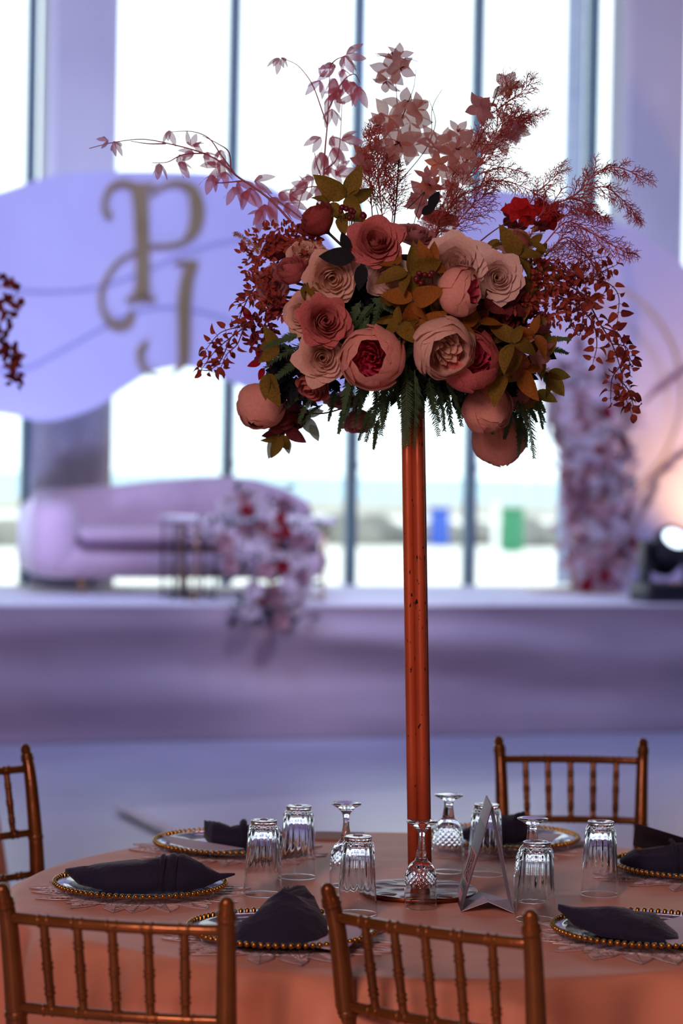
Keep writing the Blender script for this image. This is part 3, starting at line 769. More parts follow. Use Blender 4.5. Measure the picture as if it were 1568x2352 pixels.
# rim centre pixels
PL = {'A': (322, 2028), 'B': (531, 1934), 'C': (1157, 1922), 'D': (1590, 1987), 'E': (1482, 2133), 'F': (648, 2133)}
WHERE = {'A': 'at the table edge near the lone side chair', 'B': 'behind the two tumblers at the back of the table', 'C': 'before the empty chair at the back', 'D': 'under the napkin holding a dark menu card', 'E': 'under the napkin beside the chair with both posts in view', 'F': 'between the two near chairs'}
WHERE = {'A': 'under the long banded napkin', 'B': 'on the far side behind two tumblers', 'C': 'before the empty chair across the table', 'D': 'under the napkin wrapped round a dark menu', 'E': 'under the flat bag shaped napkin', 'F': 'under the fan shaped napkin with frayed top'}
PC = {}
for k, (px, py) in PL.items():
    c = onz(px, py, TZ + .02); PC[k] = c
    placemat(c, 'silver lace leaf placemat, its plate ' + WHERE[k])
    charger(c, 'clear glass charger plate with gold beaded rim ' + WHERE[k])

# napkins
def bundle(name, P, label, cat='napkin', seed=1, band=None, fray=False, ribs=0, rad=18, extra=None):
    """P: list of (point, half width vector, height) sections of folded cloth resting at z of point"""
    base = P[0][0].copy()
    root_c = sum((p[0] for p in P), Vector()) / len(P)
    T = Matrix.Translation(root_c); b = MB(); vs = []
    nS = 26
    def samp(t):
        f = t * (len(P) - 1); i = min(int(f), len(P) - 2); u = f - i; u2 = u * u * (3 - 2 * u) * .6 + u * .4
        return [P[i][j] * (1 - u2) + P[i + 1][j] * u2 for j in range(3)]
    for s in range(nS + 1):
        t = s / nS; c, w, h = samp(t)
        for k in range(rad):
            a = 2 * pi * k / rad
            x = cos(a); y = sin(a)
            y2 = (abs(y) ** .8) * h if y > 0 else 0.0
            q = Vector((t * 4, x * 1.6, seed * 3.3))
            nz = noise.noise(q) * .20 + noise.noise(q * 2.6) * .12
            if ribs: nz += .09 * sin((x * ribs + t * 3) * 1.7)
            hh = y2 * (1 + nz * (1 if y > 0 else 0))
            p = c + w * x * (1 + .10 * noise.noise(Vector((t * 7, seed, x)))) + Vector((0, 0, max(0, hh)))
            if fray and s == nS: p += Vector((0, 0, .004 * noise.noise(Vector((k * 2.2, 0, 0)))))
            vs.append(p - root_c)
    fs = [(s * rad + k, s * rad + (k + 1) % rad, (s + 1) * rad + (k + 1) % rad, (s + 1) * rad + k) for s in range(nS) for k in range(rad)]
    fs += [tuple(reversed(range(rad))), tuple(range(nS * rad, (nS + 1) * rad))]
    b.add(vs, fs)
    root = thing(name, root_c, label, cat, 'navy napkins on the plates')
    b.build('folded_cloth', mt['napkin'], root)
    if band:
        for t0 in band:
            b = MB(); pr = []
            for j, t in enumerate((t0 - .022, t0 - .008, t0 + .010, t0 + .024)):
                c, w, h = samp(t); g = (1.03, 1.12, 1.12, 1.03)[j]
                for k in range(rad):
                    a = 2 * pi * k / rad; x = cos(a); y = sin(a)
                    pr.append(c + w * x * g + Vector((0, 0, ((abs(y) ** .8) * h * (g + .06) if y > 0 else 0))) - root_c)
            b.add(pr, [(s * rad + k, s * rad + (k + 1) % rad, (s + 1) * rad + (k + 1) % rad, (s + 1) * rad + k) for s in range(3) for k in range(rad)])
            b.build('cloth_band', mt['napkin'], root)
    if fray:
        b = MB(); c, w, h = P[-1]; q = random.Random(3)
        for i in range(46):
            x = q.uniform(-1, 1); p = c + w * x + Vector((0, 0, h * (1 - x * x) ** .4 * .92)) - root_c
            d = Vector((q.uniform(-.004, .004), 0, q.uniform(.004, .009))); e = Vector((.0009, 0, 0))
            b.add([p - e, p + e, p + d], [(0, 1, 2)])
        b.build('frayed_edge', mt['napkin'], root)
    return root
def NP(k, dx, dy, dz=0.0):
    """point dx px across, dy m in depth from the plate centre"""
    c = PC[k]; return Vector((c.x + dx, c.y + dy, ZT + .012 + dz))
V = Vector
# A long bundle, pointed ends rise
sc_ = PC['A'].y / F
bundle('napkin', [(NP('A', -.152, .035, .020), V((0, .004, 0)), .006), (NP('A', -.12, .02, .004), V((0, .035, 0)), .032), (NP('A', -.07, .0, .001), V((0, .055, 0)), .045), (NP('A', .0, -.005, 0), V((0, .058, 0)), .052), (NP('A', .045, -.005, 0), V((0, .045, 0)), .056), (NP('A', .085, 0, 0), V((0, .05, 0)), .057), (NP('A', .125, .005, .004), V((0, .038, 0)), .042), (NP('A', .155, .01, .014), V((0, .012, 0)), .014), (NP('A', .186, .012, .024), V((0, .003, 0)), .003)],
       'long navy napkin rolled with a cloth band and pointed ends', seed=2, band=(.50, .56))
bundle('napkin', [(NP('B', -.062, .03, .012), V((0, .008, 0)), .035), (NP('B', -.04, .01, 0), V((0, .045, 0)), .05), (NP('B', 0, 0, 0), V((0, .05, 0)), .045), (NP('B', .05, 0, 0), V((0, .05, 0)), .052), (NP('B', .09, 0, .0), V((0, .03, 0)), .03), (NP('B', .13, .0, .006), V((0, .004, 0)), .006)],
       'navy napkin with an upright tip, behind two tumblers', seed=5, band=(.5,))
bundle('napkin', [(NP('C', -.105, -.01, .004), V((0, .01, 0)), .012), (NP('C', -.06, 0, 0), V((0, .05, 0)), .04), (NP('C', -.01, 0, 0), V((0, .055, 0)), .048), (NP('C', .02, .0, 0), V((0, .05, 0)), .052), (NP('C', .045, .01, 0), V((0, .03, 0)), .062), (NP('C', .06, .015, .004), V((0, .006, 0)), .03)],
       'navy napkin seen through the folded card stand', seed=7, band=(.45,))
bundle('napkin', [(NP('D', -.155, -.01, .010), V((0, .008, 0)), .008), (NP('D', -.12, -.005, .002), V((0, .05, 0)), .038), (NP('D', -.05, 0, 0), V((0, .07, 0)), .052), (NP('D', .02, 0, 0), V((0, .075, 0)), .055), (NP('D', .09, 0, 0), V((0, .05, 0)), .045), (NP('D', .15, .0, .006), V((0, .005, 0)), .01)],
       'thick navy napkin wrapped round a dark menu card', seed=11, ribs=4, band=(.42, .55))
bundle('napkin', [(NP('E', -.155, .045, .030), V((0, .006, 0)), .010), (NP('E', -.13, .03, .010), V((0, .03, 0)), .030), (NP('E', -.08, .01, 0), V((.006, .062, 0)), .040), (NP('E', -.03, 0, 0), V((.012, .075, 0)), .040), (NP('E', .01, -.02, 0), V((.02, .075, 0)), .032), (NP('E', .04, -.06, 0), V((.012, .045, 0)), .014), (NP('E', .056, -.10, .002), V((.002, .010, 0)), .005)],
       'flat navy napkin shaped like a bag beside a pale envelope', seed=13)
bundle('napkin', [(NP('F', -.02, -.135, .002), V((.055, 0, 0)), .008), (NP('F', -.012, -.10, 0), V((.078, 0, 0)), .036), (NP('F', .0, -.06, 0), V((.082, 0, 0)), .056), (NP('F', .012, -.02, .0), V((.070, 0, 0)), .064), (NP('F', .018, .03, .006), V((.052, 0, 0)), .062), (NP('F', .018, .07, .020), V((.040, 0, 0)), .050)],
       'fan shaped navy napkin with frayed top edge between the two near chairs', seed=17, fray=True, ribs=3)

# cards lying on plates
def card(name, pix, z0, z1, m, label, cat='card', th=.0016):
    """pix: four pixels with heights, lying sheet"""
    P = [onz(x, y, z) for (x, y, z) in pix]; c = sum(P, Vector()) / 4
    root = thing(name, c, label, cat)
    up = Vector((0, 0, th))
    b = MB(); b.add([p - c for p in P] + [p - c + up for p in P], [(3, 2, 1, 0), (4, 5, 6, 7)] + [(i, (i + 1) % 4, (i + 1) % 4 + 4, i + 4) for i in range(4)])
    b.build('sheet', m, root, smooth=False); return root
e0 = ZT + .016
r_ = card('envelope', [(700, 2172, e0), (790, 2186, e0), (870, 2110, e0 + .008), (800, 2108, e0 + .008)], 0, 0, mt['paper'], 'pale envelope tucked under the fan shaped napkin', 'envelope')
r_ = card('envelope', [(1536, 2170, e0), (1640, 2180, e0), (1650, 2085, e0 + .02), (1494, 2124, e0 + .006)], 0, 0, mt['paper'], 'grey blue envelope beside the flat bag shaped napkin', 'envelope')
b_ = card('envelope', [(395, 1938, e0 + .002), (470, 1958, e0 + .002), (560, 1950, e0 + .004), (372, 1919, e0 + .006)], 0, 0, mt['paper'], 'pale sheet in place of a light blue reflection on the far plate before the upright napkin tip', 'envelope')  # sheet put in for a light blue reflection on the plate
r_ = card('envelope', [(1215, 1932, e0 + .002), (1262, 1936, e0 + .002), (1290, 1917, e0 + .004), (1245, 1914, e0 + .004)], 0, 0, mt['paper'], 'pale envelope on the plate before the empty chair', 'envelope')
# menu card standing in napkin D
dM = Matrix.Translation(NP('D', -.02, .02, .045)) @ Matrix.Rotation(R(-14), 4, 'Z') @ Matrix.Rotation(R(14), 4, 'Y') @ Matrix.Rotation(R(-34), 4, 'X')
mn = thing('menu_card', None, 'dark charcoal menu card wrapped in the thick napkin', 'menu', M=dM)
MB().rbox(-.105, .115, -.035, .075, .0, .0022, .003, 2).build('sheet', mt['darkcard'], mn)
b = MB()
for i in range(5):
    y = .055 - i * .012; x = -.03
    qq = random.Random(i)
    while x < .06:
        l = qq.uniform(.006, .016); b.box(x, x + l, y, y + .002, .0022, .0026); x += l + .004
b.build('printed_lines', mt['cardgrey'], mn, smooth=False)
# brown tag card on the table top behind the tumblers
r_ = card('place_card', [(722, 1930, ZT), (826, 1932, ZT), (836, 1916, ZT + .003), (724, 1914, ZT + .003)], 0, 0, mt['tag'], 'small brown card lying on the cloth behind the tumblers', 'card', th=.005)

# ------------------------------------------------------------------ glasses (all stand upside down)
def tumbler_mesh():
    H = .147; rb = .0385; rt = .0295
    out = [(rb - .0002, 0.0), (rb, .0003), (rb - .00005, .0012)] + [(rb + (rt + .0012 - rb) * (z / .137), z) for z in (.012, .03, .05, .058, .066, .08, .095, .11, .122, .130)] + [(rt - .001, .136), (rt - .004, .139), (rt - .004, .143), (rt - .003, .146), (rt - .0045, H), (rt - .007, H), (.012, .1445), (0, .1440)]
    inn = [(0, .132), (rt - .010, .131), (rt - .0045, .126)] + [(rb - .0011 + (rt - .0022 - rb) * (z / .137), z) for z in (.11, .09, .07)] + [(rb - .0009 + (rt + .0012 - rb) * (z / .137), z) for z in (.05, .03, .012)] + [(rb - .0009, .0012), (rb - .0009, .0003), (rb - .0007, 0)]
    prof = out + inn; no = len(out)
    def mod(i, r, z, a):
        if i < no and .05 < z < .1395:
            e = min(1, (z - .05) / .02); return r - .0017 * e * (abs(sin(a * 8)) ** 1.5) * (.6 + .4 * e)
        return r
    return MB().lathe(prof, 96, mod, closed=True).mesh('bowl', mt['glass'], merge=True)
def goblet_mesh(tall):
    if tall:   # longer stem, smaller bowl
        H = .169; rb = .031
        out = [(rb - .0002, 0), (rb, .0003), (rb, .0012), (rb + .0006, .02), (rb + .0004, .045), (rb, .058), (rb - .001, .066), (rb - .0045, .076), (rb - .011, .085), (.013, .0905), (.0105, .096), (.0095, .100), (.0105, .103), (.0085, .108), (.0065, .122), (.0062, .136), (.0075, .145), (.0105, .1495), (.0135, .153), (.020, .1585), (.0285, .1635), (.0300, .1655), (.0290, .1675), (.020, .1680), (0, .1670)]
        inn = [(0, .080), (.010, .079), (.020, .073), (rb - .0045, .062), (rb - .0018, .05), (rb - .0003, .02), (rb - .0009, .0012), (rb - .0009, .0003), (rb - .0007, 0)]
        z0, z1 = .040, .080
    else:
        H = .163; rb = .034
        out = [(rb - .0032, 0), (rb - .003, .0003), (rb - .0028, .0012), (rb, .012), (rb + .0012, .04), (rb, .065), (rb - .0025, .085), (rb - .007, .100), (rb - .014, .109), (.0155, .1125), (.013, .114), (.0122, .118), (.0100, .134), (.0092, .143), (.0105, .1455), (.0085, .147), (.0125, .150), (.021, .1555), (.0290, .159), (.0305, .1605), (.0295, .1625), (.02, .163), (0, .162)]
        inn = [(0, .102), (.012, .101), (.022, .093), (rb - .007, .080), (rb - .0028, .06), (rb + .0002, .04), (rb - .0010, .012), (rb - .0037, .0012), (rb - .0039, .0003), (rb - .0037, 0)]
        z0, z1 = .052, .106
    # refine the diamond-cut zone
    ref = []
    for (r0, a0), (r1, a1) in zip(out, out[1:]):
        ref.append((r0, a0))
        if a0 >= z0 - .02 and a1 <= z1 + .012:
            k = max(1, int((a1 - a0) / .0016))
            for j in range(1, k): t = j / k; ref.append((r0 + (r1 - r0) * t, a0 + (a1 - a0) * t))
    ref.append(out[-1]); prof = ref + inn; no = len(ref)
    def mod(i, r, z, a):
        if i < no and z0 < z < z1:
            e = min(1, (z - z0) / .006) * min(1, (z1 - z) / .006)
            u = a * 8 / pi + z / .0115; w = a * 8 / pi - z / .0115
            f = max(abs((u % 1) - .5), abs((w % 1) - .5)) * 2
            return r - .0021 * e * f ** 1.3
        if i < no and z > .149 and r > .012: return r * (1 + .012 * cos(a * 10))
        return r
    return MB().lathe(prof, 96, mod, closed=True).mesh('bowl', mt['glass'], merge=True)
TUMB = tumbler_mesh(); GOBT = goblet_mesh(True); GOBS = goblet_mesh(False)
tl = [(603, 2054, 'fluted tumbler upside down just behind the near chair post, next to the frayed napkin', 0), (683, 2014, 'fluted tumbler upside down beside the far plate with the upright napkin tip', .4),
      (819, 2098, 'fluted tumbler upside down standing by the worn metal base plate, in front of a goblet', .2), (1114, 2008, 'fluted tumbler upside down behind the folded card stand', .1),
      (1229, 2112, 'fluted tumbler upside down catching an amber glint, in front of a goblet', .6), (1376, 2054, 'fluted tumbler upside down standing alone by the thick napkin', .9)]
for px, py, lab, rz in tl:
    c = onz(px, py, ZT + .001); o = mesh_obj('tumbler', TUMB, None, Matrix.Translation(c) @ Matrix.Rotation(rz, 4, 'Z')); props(o, lab, 'tumbler', 'upturned fluted tumblers')
gl = [(792, 2034, GOBT, 'cut glass goblet upside down, its bowl half hidden by a tumbler'), (965, 2084, GOBT, 'slim goblet upside down in front of the copper stand'),
      (1027, 2002, GOBS, 'diamond cut goblet upside down just beside the copper stand'), (1219, 2068, GOBS, 'short stemmed goblet upside down behind the tumbler with the amber glint')]
for px, py, me, lab in gl:
    c = onz(px, py, ZT + .001); o = mesh_obj('goblet', me, None, Matrix.Translation(c)); props(o, lab, 'goblet', 'upturned cut goblets')

# ------------------------------------------------------------------ folded card stand
def tab(px, py, z): return onz(px, py, z)
nl = onz(1060, 2094, ZT); nr = onz(1180, 2098, ZT); fl = onz(1047, 2062, ZT); fr = onz(1166, 2066, ZT)
ax = (fl - nl); ax = (ax + (fr - nr)) / 2
apn = at(1131, 1853, (nl.y + nr.y) / 2); apf = apn + (fl - nl) * .95 + (apn - nl) * .012
cs_ = thing('table_card', (nl + nr) / 2, 'tall folded triangular card stand with dark printed side and pale inner flaps', 'table card')
def sheet(name, a, b_, c, d, m, th=.0012, parent=cs_, lift=0):
    nrm = (b_ - a).cross(d - a).normalized() * th
    o_ = nrm * lift
    mb = MB(); P = [a, b_, c, d]
    mb.add([p + o_ for p in P] + [p + o_ + nrm for p in P], [(3, 2, 1, 0), (4, 5, 6, 7)] + [(i, (i + 1) % 4, (i + 1) % 4 + 4, i + 4) for i in range(4)])
    return mb.build(name, m, parent, ID, smooth=False)
sheet('printed_panel', nl, apn, apf, fl, mt['cardprint'])
sheet('plain_panel', nr, fr, apf, apn, mt['cardgrey'])
# upper grey tip printed area, label frames and writing on the outer face
def onp(u, v): # u near to far, v bottom to top
    a = nl + (fl - nl) * u; b_ = apn + (apf - apn) * u; return a + (b_ - a) * v
nrmP = (apn - nl).cross(fl - nl).normalized()
if nrmP.x > 0: nrmP = -nrmP
def patch(name, u0, u1, v0, v1, m, lift, slant=0.0):
    P = [onp(u0, v0), onp(u1, v0 + slant), onp(u1, v1 + slant), onp(u0, v1)]
    mb = MB(); mb.add([p + nrmP * lift for p in P] + [p + nrmP * (lift + .0004) for p in P], [(3, 2, 1, 0), (4, 5, 6, 7)] + [(i, (i + 1) % 4, (i + 1) % 4 + 4, i + 4) for i in range(4)])
    return mb.build(name, m, cs_, ID, smooth=False)
patch('printed_tip', .02, .98, .80, .995, mt['cardgrey'], .0014)
patch('pink_frame', .12, .88, .23, .53, mt['pinklabel'], .0014)
patch('pink_frame', .38, .82, .045, .125, mt['pinklabel'], .0014)
b = MB(); q = random.Random(8)
for row in range(5):
    u = .22 + row * .13; v = .25; pts = []
    while v < .51:
        pts.append(onp(u + q.uniform(-.045, .045), v) + nrmP * .0022); v += .006
    b.tube(pts, .0007, 3)
for k in range(3): b.tube([onp(.3 + .18 * k, .16) + nrmP * .002, onp(.36 + .18 * k, .20) + nrmP * .002], .0006, 3)
b.build('script_writing', mt['ink'], cs_, ID)
mid_n = (nl + nr) / 2 + V((0, 0, .020)); mid_f = (fl + fr) / 2 + V((0, 0, .012))
sheet('inner_flap', nl, mid_n, mid_f, fl, mt['paper'])
sheet('inner_flap', mid_n, nr, fr, mid_f, mt['paper'])

# ------------------------------------------------------------------ stand: base plate and copper tubes
bc = onz(962, 2053, ZT)
stand = thing('flower_stand', Vector((bc.x, bc.y, ZT)), 'tall chipped copper stand of four joined tubes on a round base plate', 'flower stand')
MB().lathe([(0, .001), (.112, .001), (.1165, .003), (.1165, .0085), (.115, .010), (0, .010)], 64).build('base_plate', mt['slabrim'], stand)
def foil(u, v):
    a = 2 * pi * u; r = .1155 * v; e = noise.noise(V((cos(a) * r * 22, sin(a) * r * 40, 1)))
    return (r * cos(a), r * sin(a), .0105 + (.006 * max(-.3, e) * min(1, (1 - v) * 6 + .35)))
MB().grid(foil, 96, 16).build('foil_cover', mt['slab'], stand)
topp = at(952, 880, bc.y); topz = topp.z
bt = Vector((bc.x, bc.y, ZT + .010)); bp_ = at(964, 2022, bc.y); bt.x = bp_.x
ca = at(948.5, 1000, bc.y); dirp = (Vector((ca.x, bc.y, ca.z)) - Vector((bp_.x, bc.y, bp_.z))); dirp /= dirp.z
def polept(z): return Vector((bt.x, bc.y, 0)) + dirp * (z - bp_.z) + V((0, 0, 0)) if False else Vector((bp_.x + dirp.x * (z - bp_.z), bc.y, z))
tr = .0118
for k, (ox, oy) in enumerate(((-.0118, -.006), (.0085, -.0145), (.0125, .008), (-.009, .0125))):
    pts = [polept(z) + V((ox, oy, 0)) for z in (ZT + .010, 1.0, 1.3, 1.6, topz)]
    MB().tube(pts, tr, 20).build('tube', mt['copper'], stand, ID)
MB().tube([polept(ZT + .010), polept(topz)], .008, 8).build('core_rod', mt['slabrim'], stand, ID)

# ------------------------------------------------------------------ chairs
def chair_proto():
    root = thing('banquet_chair', (0, 0, 0), 'x', 'chair')
    HX = .184
    def post(sg):
        P = [(sg * .168, -.03, 0), (sg * .170, -.012, .25), (sg * .172, 0, .45), (sg * .174, -.008, .60), (sg * .177, -.022, .72), (sg * .181, -.044, .84), (sg * HX, -.058, .885)]
        b = MB(); S = smooth_open(P, 6); rad = []
        for p in S: rad.append(.0135 + .0055 * max(0, 1 - abs(p.z - .60) / .35) if p.z < .9 else .012)
        b.tube(S, rad, 14)
        top = S[-1]; d = (S[-1] - S[-3]).normalized()
        fin = [(.0145, -.006), (.0165, -.002), (.0165, .001), (.0145, .003), (.0160, .006), (.0155, .009), (.0128, .012), (.0128, .022), (.0115, .029), (.008, .034), (.003, .036), (0, .0362)]
        pts = [top + d * z for r, z in fin]; b.tube(pts, [max(r, .0004) for r, z in fin], 14)
        for z in (.70, .60):   # bamboo rings
            i = min(range(len(S)), key=lambda j: abs(S[j].z - z)); dd = (S[min(i + 1, len(S) - 1)] - S[i - 1]).normalized()
            b.tube([S[i] - dd * .006, S[i] - dd * .003, S[i], S[i] + dd * .003, S[i] + dd * .006], [rad[i], rad[i] + .0022, rad[i] + .0008, rad[i] + .0022, rad[i]], 14)
        b.build('back_post', mt['chair'], root)
    post(-1); post(1)
    def rail(z, y, w, r, bow, name):
        N_ = 24; P = []; Rr = []
        for i in range(N_ + 1):
            t = i / N_ * 2 - 1; P.append((t * w, y - bow * (1 - t * t), z)); Rr.append(r)
        b = MB(); b.tube(P, Rr, 12)
        for s in (-2, -1, 0, 1, 2):
            x = s * .0585; t = x / w; yy = y - bow * (1 - t * t)
            for dx in (-.0075, .0075):
                b.tube([(x + dx - .003, yy, z), (x + dx, yy, z), (x + dx + .003, yy, z)], [r * .98, r + .0022, r * .98], 12)
        b.build(name, mt['chair'], root); return lambda x: y - bow * (1 - (x / w) ** 2)
    ytop = rail(.862, -.050, .180, .0096, .020, 'top_rail')
    ylow = rail(.712, -.021, .175, .0092, .016, 'lower_rail')
    rail(.615, -.009, .172, .0085, .008, 'cross_rail')
    for s in (-2, -1, 0, 1, 2):
        x = s * .0585; p0 = V((x * .96, ylow(x), .712)); p1 = V((x, ytop(x), .862)); P = []; Rr = []
        rings = [.22, .5, .76]
        tt = sorted(set([0, 1] + [i / 16 for i in range(17)] + [r + d for r in rings for d in (-.045, -.03, -.018, 0, .018, .03, .045)]))
        for t in tt:
            P.append(p0.lerp(p1, t)); rr = .0070 + .0012 * (1 - abs(2 * t - 1))
            for r in rings:
                d = abs(t - r)
                if abs(d - .03) < .006: rr += .0022
                elif d < .02: rr += .0006
            Rr.append(rr)
        MB().tube(P, Rr, 12).build('spindle', mt['chair'], root)
    MB().rbox(-.19, .19, -.005, .385, .425, .445, .03, 4).build('seat', mt['chair'], root)
    MB().rbox(-.175, .175, .02, .375, .445, .475, .05, 4).build('cushion', mt['cushion'], root)
    for sg in (-1, 1):
        MB().tube([(sg * .175, .37, .43), (sg * .178, .375, .2), (sg * .182, .385, 0)], [.018, .016, .013], 12).build('front_leg', mt['chair'], root)
        for z in (.15, .22): MB().tube([(sg * .172, -.018, z), (sg * .18, .378, z)], .0075, 8).build('stretcher', mt['chair'], root)
    for z in (.18, .25): MB().tube([(-.178, .376, z), (.178, .376, z)], .0075, 8).build('stretcher', mt['chair'], root)
    MB().tube([(-.169, -.018, .18), (.169, -.018, .18)], .0075, 8).build('stretcher', mt['chair'], root)
    return root
def chair_world(c, ang): return Matrix.Translation(c) @ Matrix.Rotation(ang, 4, 'Z')
def from_posts(pl, pr, zt=.92):
    """pixels and heights of the two finial tops; returns floor matrix"""
    a = onz(pl[0], pl[1], zt); b_ = onz(pr[0], pr[1], zt); m = (a + b_) / 2; d = (b_ - a); return m, d
proto_chair = chair_proto()
CH = []
m1, d1 = from_posts((-6, 2026), (534, 2058)); CH.append((m1, d1, 'gold chair standing nearest the long banded napkin, back toward us'))
m2, d2 = from_posts((757, 2026), (1217, 2086)); CH.append((m2, d2, 'gold chair turned aslant in front of the slim goblet, back toward us'))
m3, d3 = from_posts((1480, 1695), (1142, 1690)); CH.append((m3, d3, 'gold chair facing us across the table behind the folded card stand'))
p4 = onz(62, 1708, .92); d4 = V((.6, .8, 0)); CH.append((p4 - d4 * .188, d4, 'gold chair seen side on beyond the table, partly out of frame'))
for i, (m, d, lab) in enumerate(CH):
    d = d.copy(); d.z = 0
    ang = math.atan2(d.y, d.x)
    back = Matrix.Rotation(ang, 3, 'Z') @ V((0, 1, 0))
    c = V((m.x, m.y, 0)) + back * .064
    if i == 3:
        # faces the table
        if back.dot(TC - c) < 0: ang += pi; back = -back; c = V((m.x, m.y, 0)) + back * .064
    Wd = chair_world(c, ang)
    if i == 0:
        proto_chair.matrix_basis = Wd
        old = WM[proto_chair]; WM[proto_chair] = Wd; o = proto_chair
    else:
        o = proto_chair.copy(); register(o, None, Wd)
        for ch in WM_children[proto_chair]: 
            c_ = ch.copy(); COL.objects.link(c_); c_.parent = o; c_.matrix_parent_inverse = ID; c_.matrix_basis = ch.matrix_basis
    props(o, lab, 'chair', 'gold chairs round the table')

# ------------------------------------------------------------------ the tall flower arrangement
YC = bc.y
UP = Vector((0, 0, 1)); RI = Vector((1, 0, 0)); TOCAM = Vector((0, -1, 0))
arr = thing('flower_arrangement', Vector((polept(topz).x, YC, topz)), 'large rose, peony and autumn leaf arrangement on top of the tall copper stand', 'flower arrangement')
def depth(px, py):
    d2 = ((px - 935) / 385) ** 2 + ((py - 715) / 310) ** 2
    return -.25 * sqrt(max(0, 1 - d2))
def petal_pts(R_, H, thm, W, lip, spiral, ruf, seed, cut=.16, nu=6, nv=7, a0=0.0, ex=2.4):
    c0 = 1 - cos(thm)
    def fn(u, v):
        x = 2 * u - 1; v2 = v * (1 - cut * abs(x) ** ex)
        th = thm * v2; w = W * (.30 + .70 * sin(pi / 2 * min(1, v2 * 1.7)))
        a = a0 + x * w
        r = R_ * sin(min(th, pi / 2) if th < pi / 2 else th) * (1 + spiral * x)
        z = H * (1 - cos(th)) / c0
        if lip and v2 > .6:
            t = (v2 - .6) / .4; r += lip * t * t * (1 - .25 * abs(x)); z -= lip * .55 * t * t * t
        if ruf: r += ruf * sin(x * 5 + seed * 2.1) * v2 * v2; z += ruf * .6 * sin(x * 6 + seed) * v2 * v2
        k = noise.noise(Vector((x * 1.5 + seed * 3.7, v * 1.7, seed))) * .085 * v2
        r += k * R_ * 1.3
        return (r * cos(a), r * sin(a), z)
    return fn, nu, nv
ROSE = dict(inner=[(3, .14, .60, 120, 1.35, 0, .16, 0), (3, .23, .63, 112, 1.15, 0, .14, .01), (4, .33, .61, 104, 1.0, .0, .13, .01), (5, .45, .58, 97, .85, .03, .11, .012), (5, .56, .54, 93, .84, .10, .10, .015), (5, .66, .49, 89, .84, .17, .09, .02), (5, .74, .42, 86, .84, .24, .08, .025)], outer=(6, .80, .32, 82, .80, .30, .06, .03), cut=.24, ex=1.5)
BUD = dict(inner=[(3, .20, 1.05, 130, 1.3, 0, .16, 0), (3, .34, 1.12, 122, 1.2, 0, .14, .01), (4, .48, 1.08, 112, 1.0, .03, .12, .01), (4, .60, .98, 103, .95, .06, .10, .02)], outer=(5, .70, .82, 96, .85, .14, .08, .03), cut=.14)
PEONY = dict(inner=[(6, .80, 1.36, 145, .84, .0, .06, .02), (7, .86, 1.26, 136, .74, .01, .07, .03)], outer=(5, .90, 1.08, 122, .90, .05, .06, .035), cut=.12,
             heart=[(4, .12, 1.12, 95, .8, 0, .2, .02), (6, .24, 1.18, 92, .55, .02, .2, .03), (8, .38, 1.20, 92, .45, .02, .2, .035), (9, .52, 1.26, 92, .40, .02, .15, .03)])
GLOBE = dict(inner=[(4, .66, 1.64, 176, 1.15, 0, .06, .01), (4, .76, 1.60, 170, 1.1, 0, .06, .012), (5, .82, 1.50, 156, 1.0, 0, .06, .015)], outer=(5, .88, 1.36, 138, .85, .0, .06, .02), cut=.16)
CABB = dict(inner=[(5, .78, 1.36, 130, .90, .0, .06, .012), (5, .85, 1.28, 124, .9, 0, .07, .015)], outer=(5, .89, 1.16, 116, .85, .03, .06, .02), cut=.13,
            heart=[(4, .14, 1.0, 95, .8, 0, .2, .02), (6, .28, 1.05, 92, .5, .02, .2, .03), (8, .42, 1.08, 92, .42, .02, .2, .03)])
TYPES = {'rose': ROSE, 'bud': BUD, 'peony': PEONY, 'globe': GLOBE, 'cabb': CABB}
cache = {}
def flower_mesh(kind, m, hm, var):
    key = (kind, m, hm, var)
    if key in cache: return cache[key]
    T = TYPES[kind]; q = random.Random(var * 17 + 3); b = MB(); seed = 0
    def whorl(b, w, q):
        n_, R_, H, th, W, lip, sp2, ruf = w
        off = q.uniform(0, 6)
        for k in range(n_):
            fn, nu, nv = petal_pts(R_ * q.uniform(.96, 1.04), H * q.uniform(.95, 1.05), R(th * q.uniform(.97, 1.03)), W, lip * q.uniform(.6, 1.4), sp2, ruf, q.uniform(0, 20), T['cut'], a0=off + 2 * pi * k / n_, ex=T.get('ex', 2.4))
            b.grid(fn, nu, nv)
    for w in T['inner']: whorl(b, w, q)
    hb = None
    core = b.mesh('bloom', mt[m])
    if 'heart' in T:
        hb = MB(); 
        for w in T['heart']: whorl(hb, w, q)
        hb = hb.mesh('heart', mt[hm or m])
    pets = []
    n_, R_, H, th, W, lip, sp2, ruf = T['outer']
    for j in range(3):
        pb = MB(); fn, nu, nv = petal_pts(R_, H, R(th), W, lip * (.7 + .3 * j), sp2, ruf, q.uniform(0, 20), T['cut'], ex=T.get('ex', 2.4)); pb.grid(fn, 8, 8)
        pets.append(pb.mesh('petal', mt[m]))
    sb_ = MB(); sb_.lathe([(0, -.12), (.05, -.12), (.09, -.04), (.20, .02), (.24, .07), (0, .03)], 10); calyx = sb_.mesh('calyx', mt['stemgreen'])
    cache[key] = (core, hb, pets, calyx, n_); return cache[key]
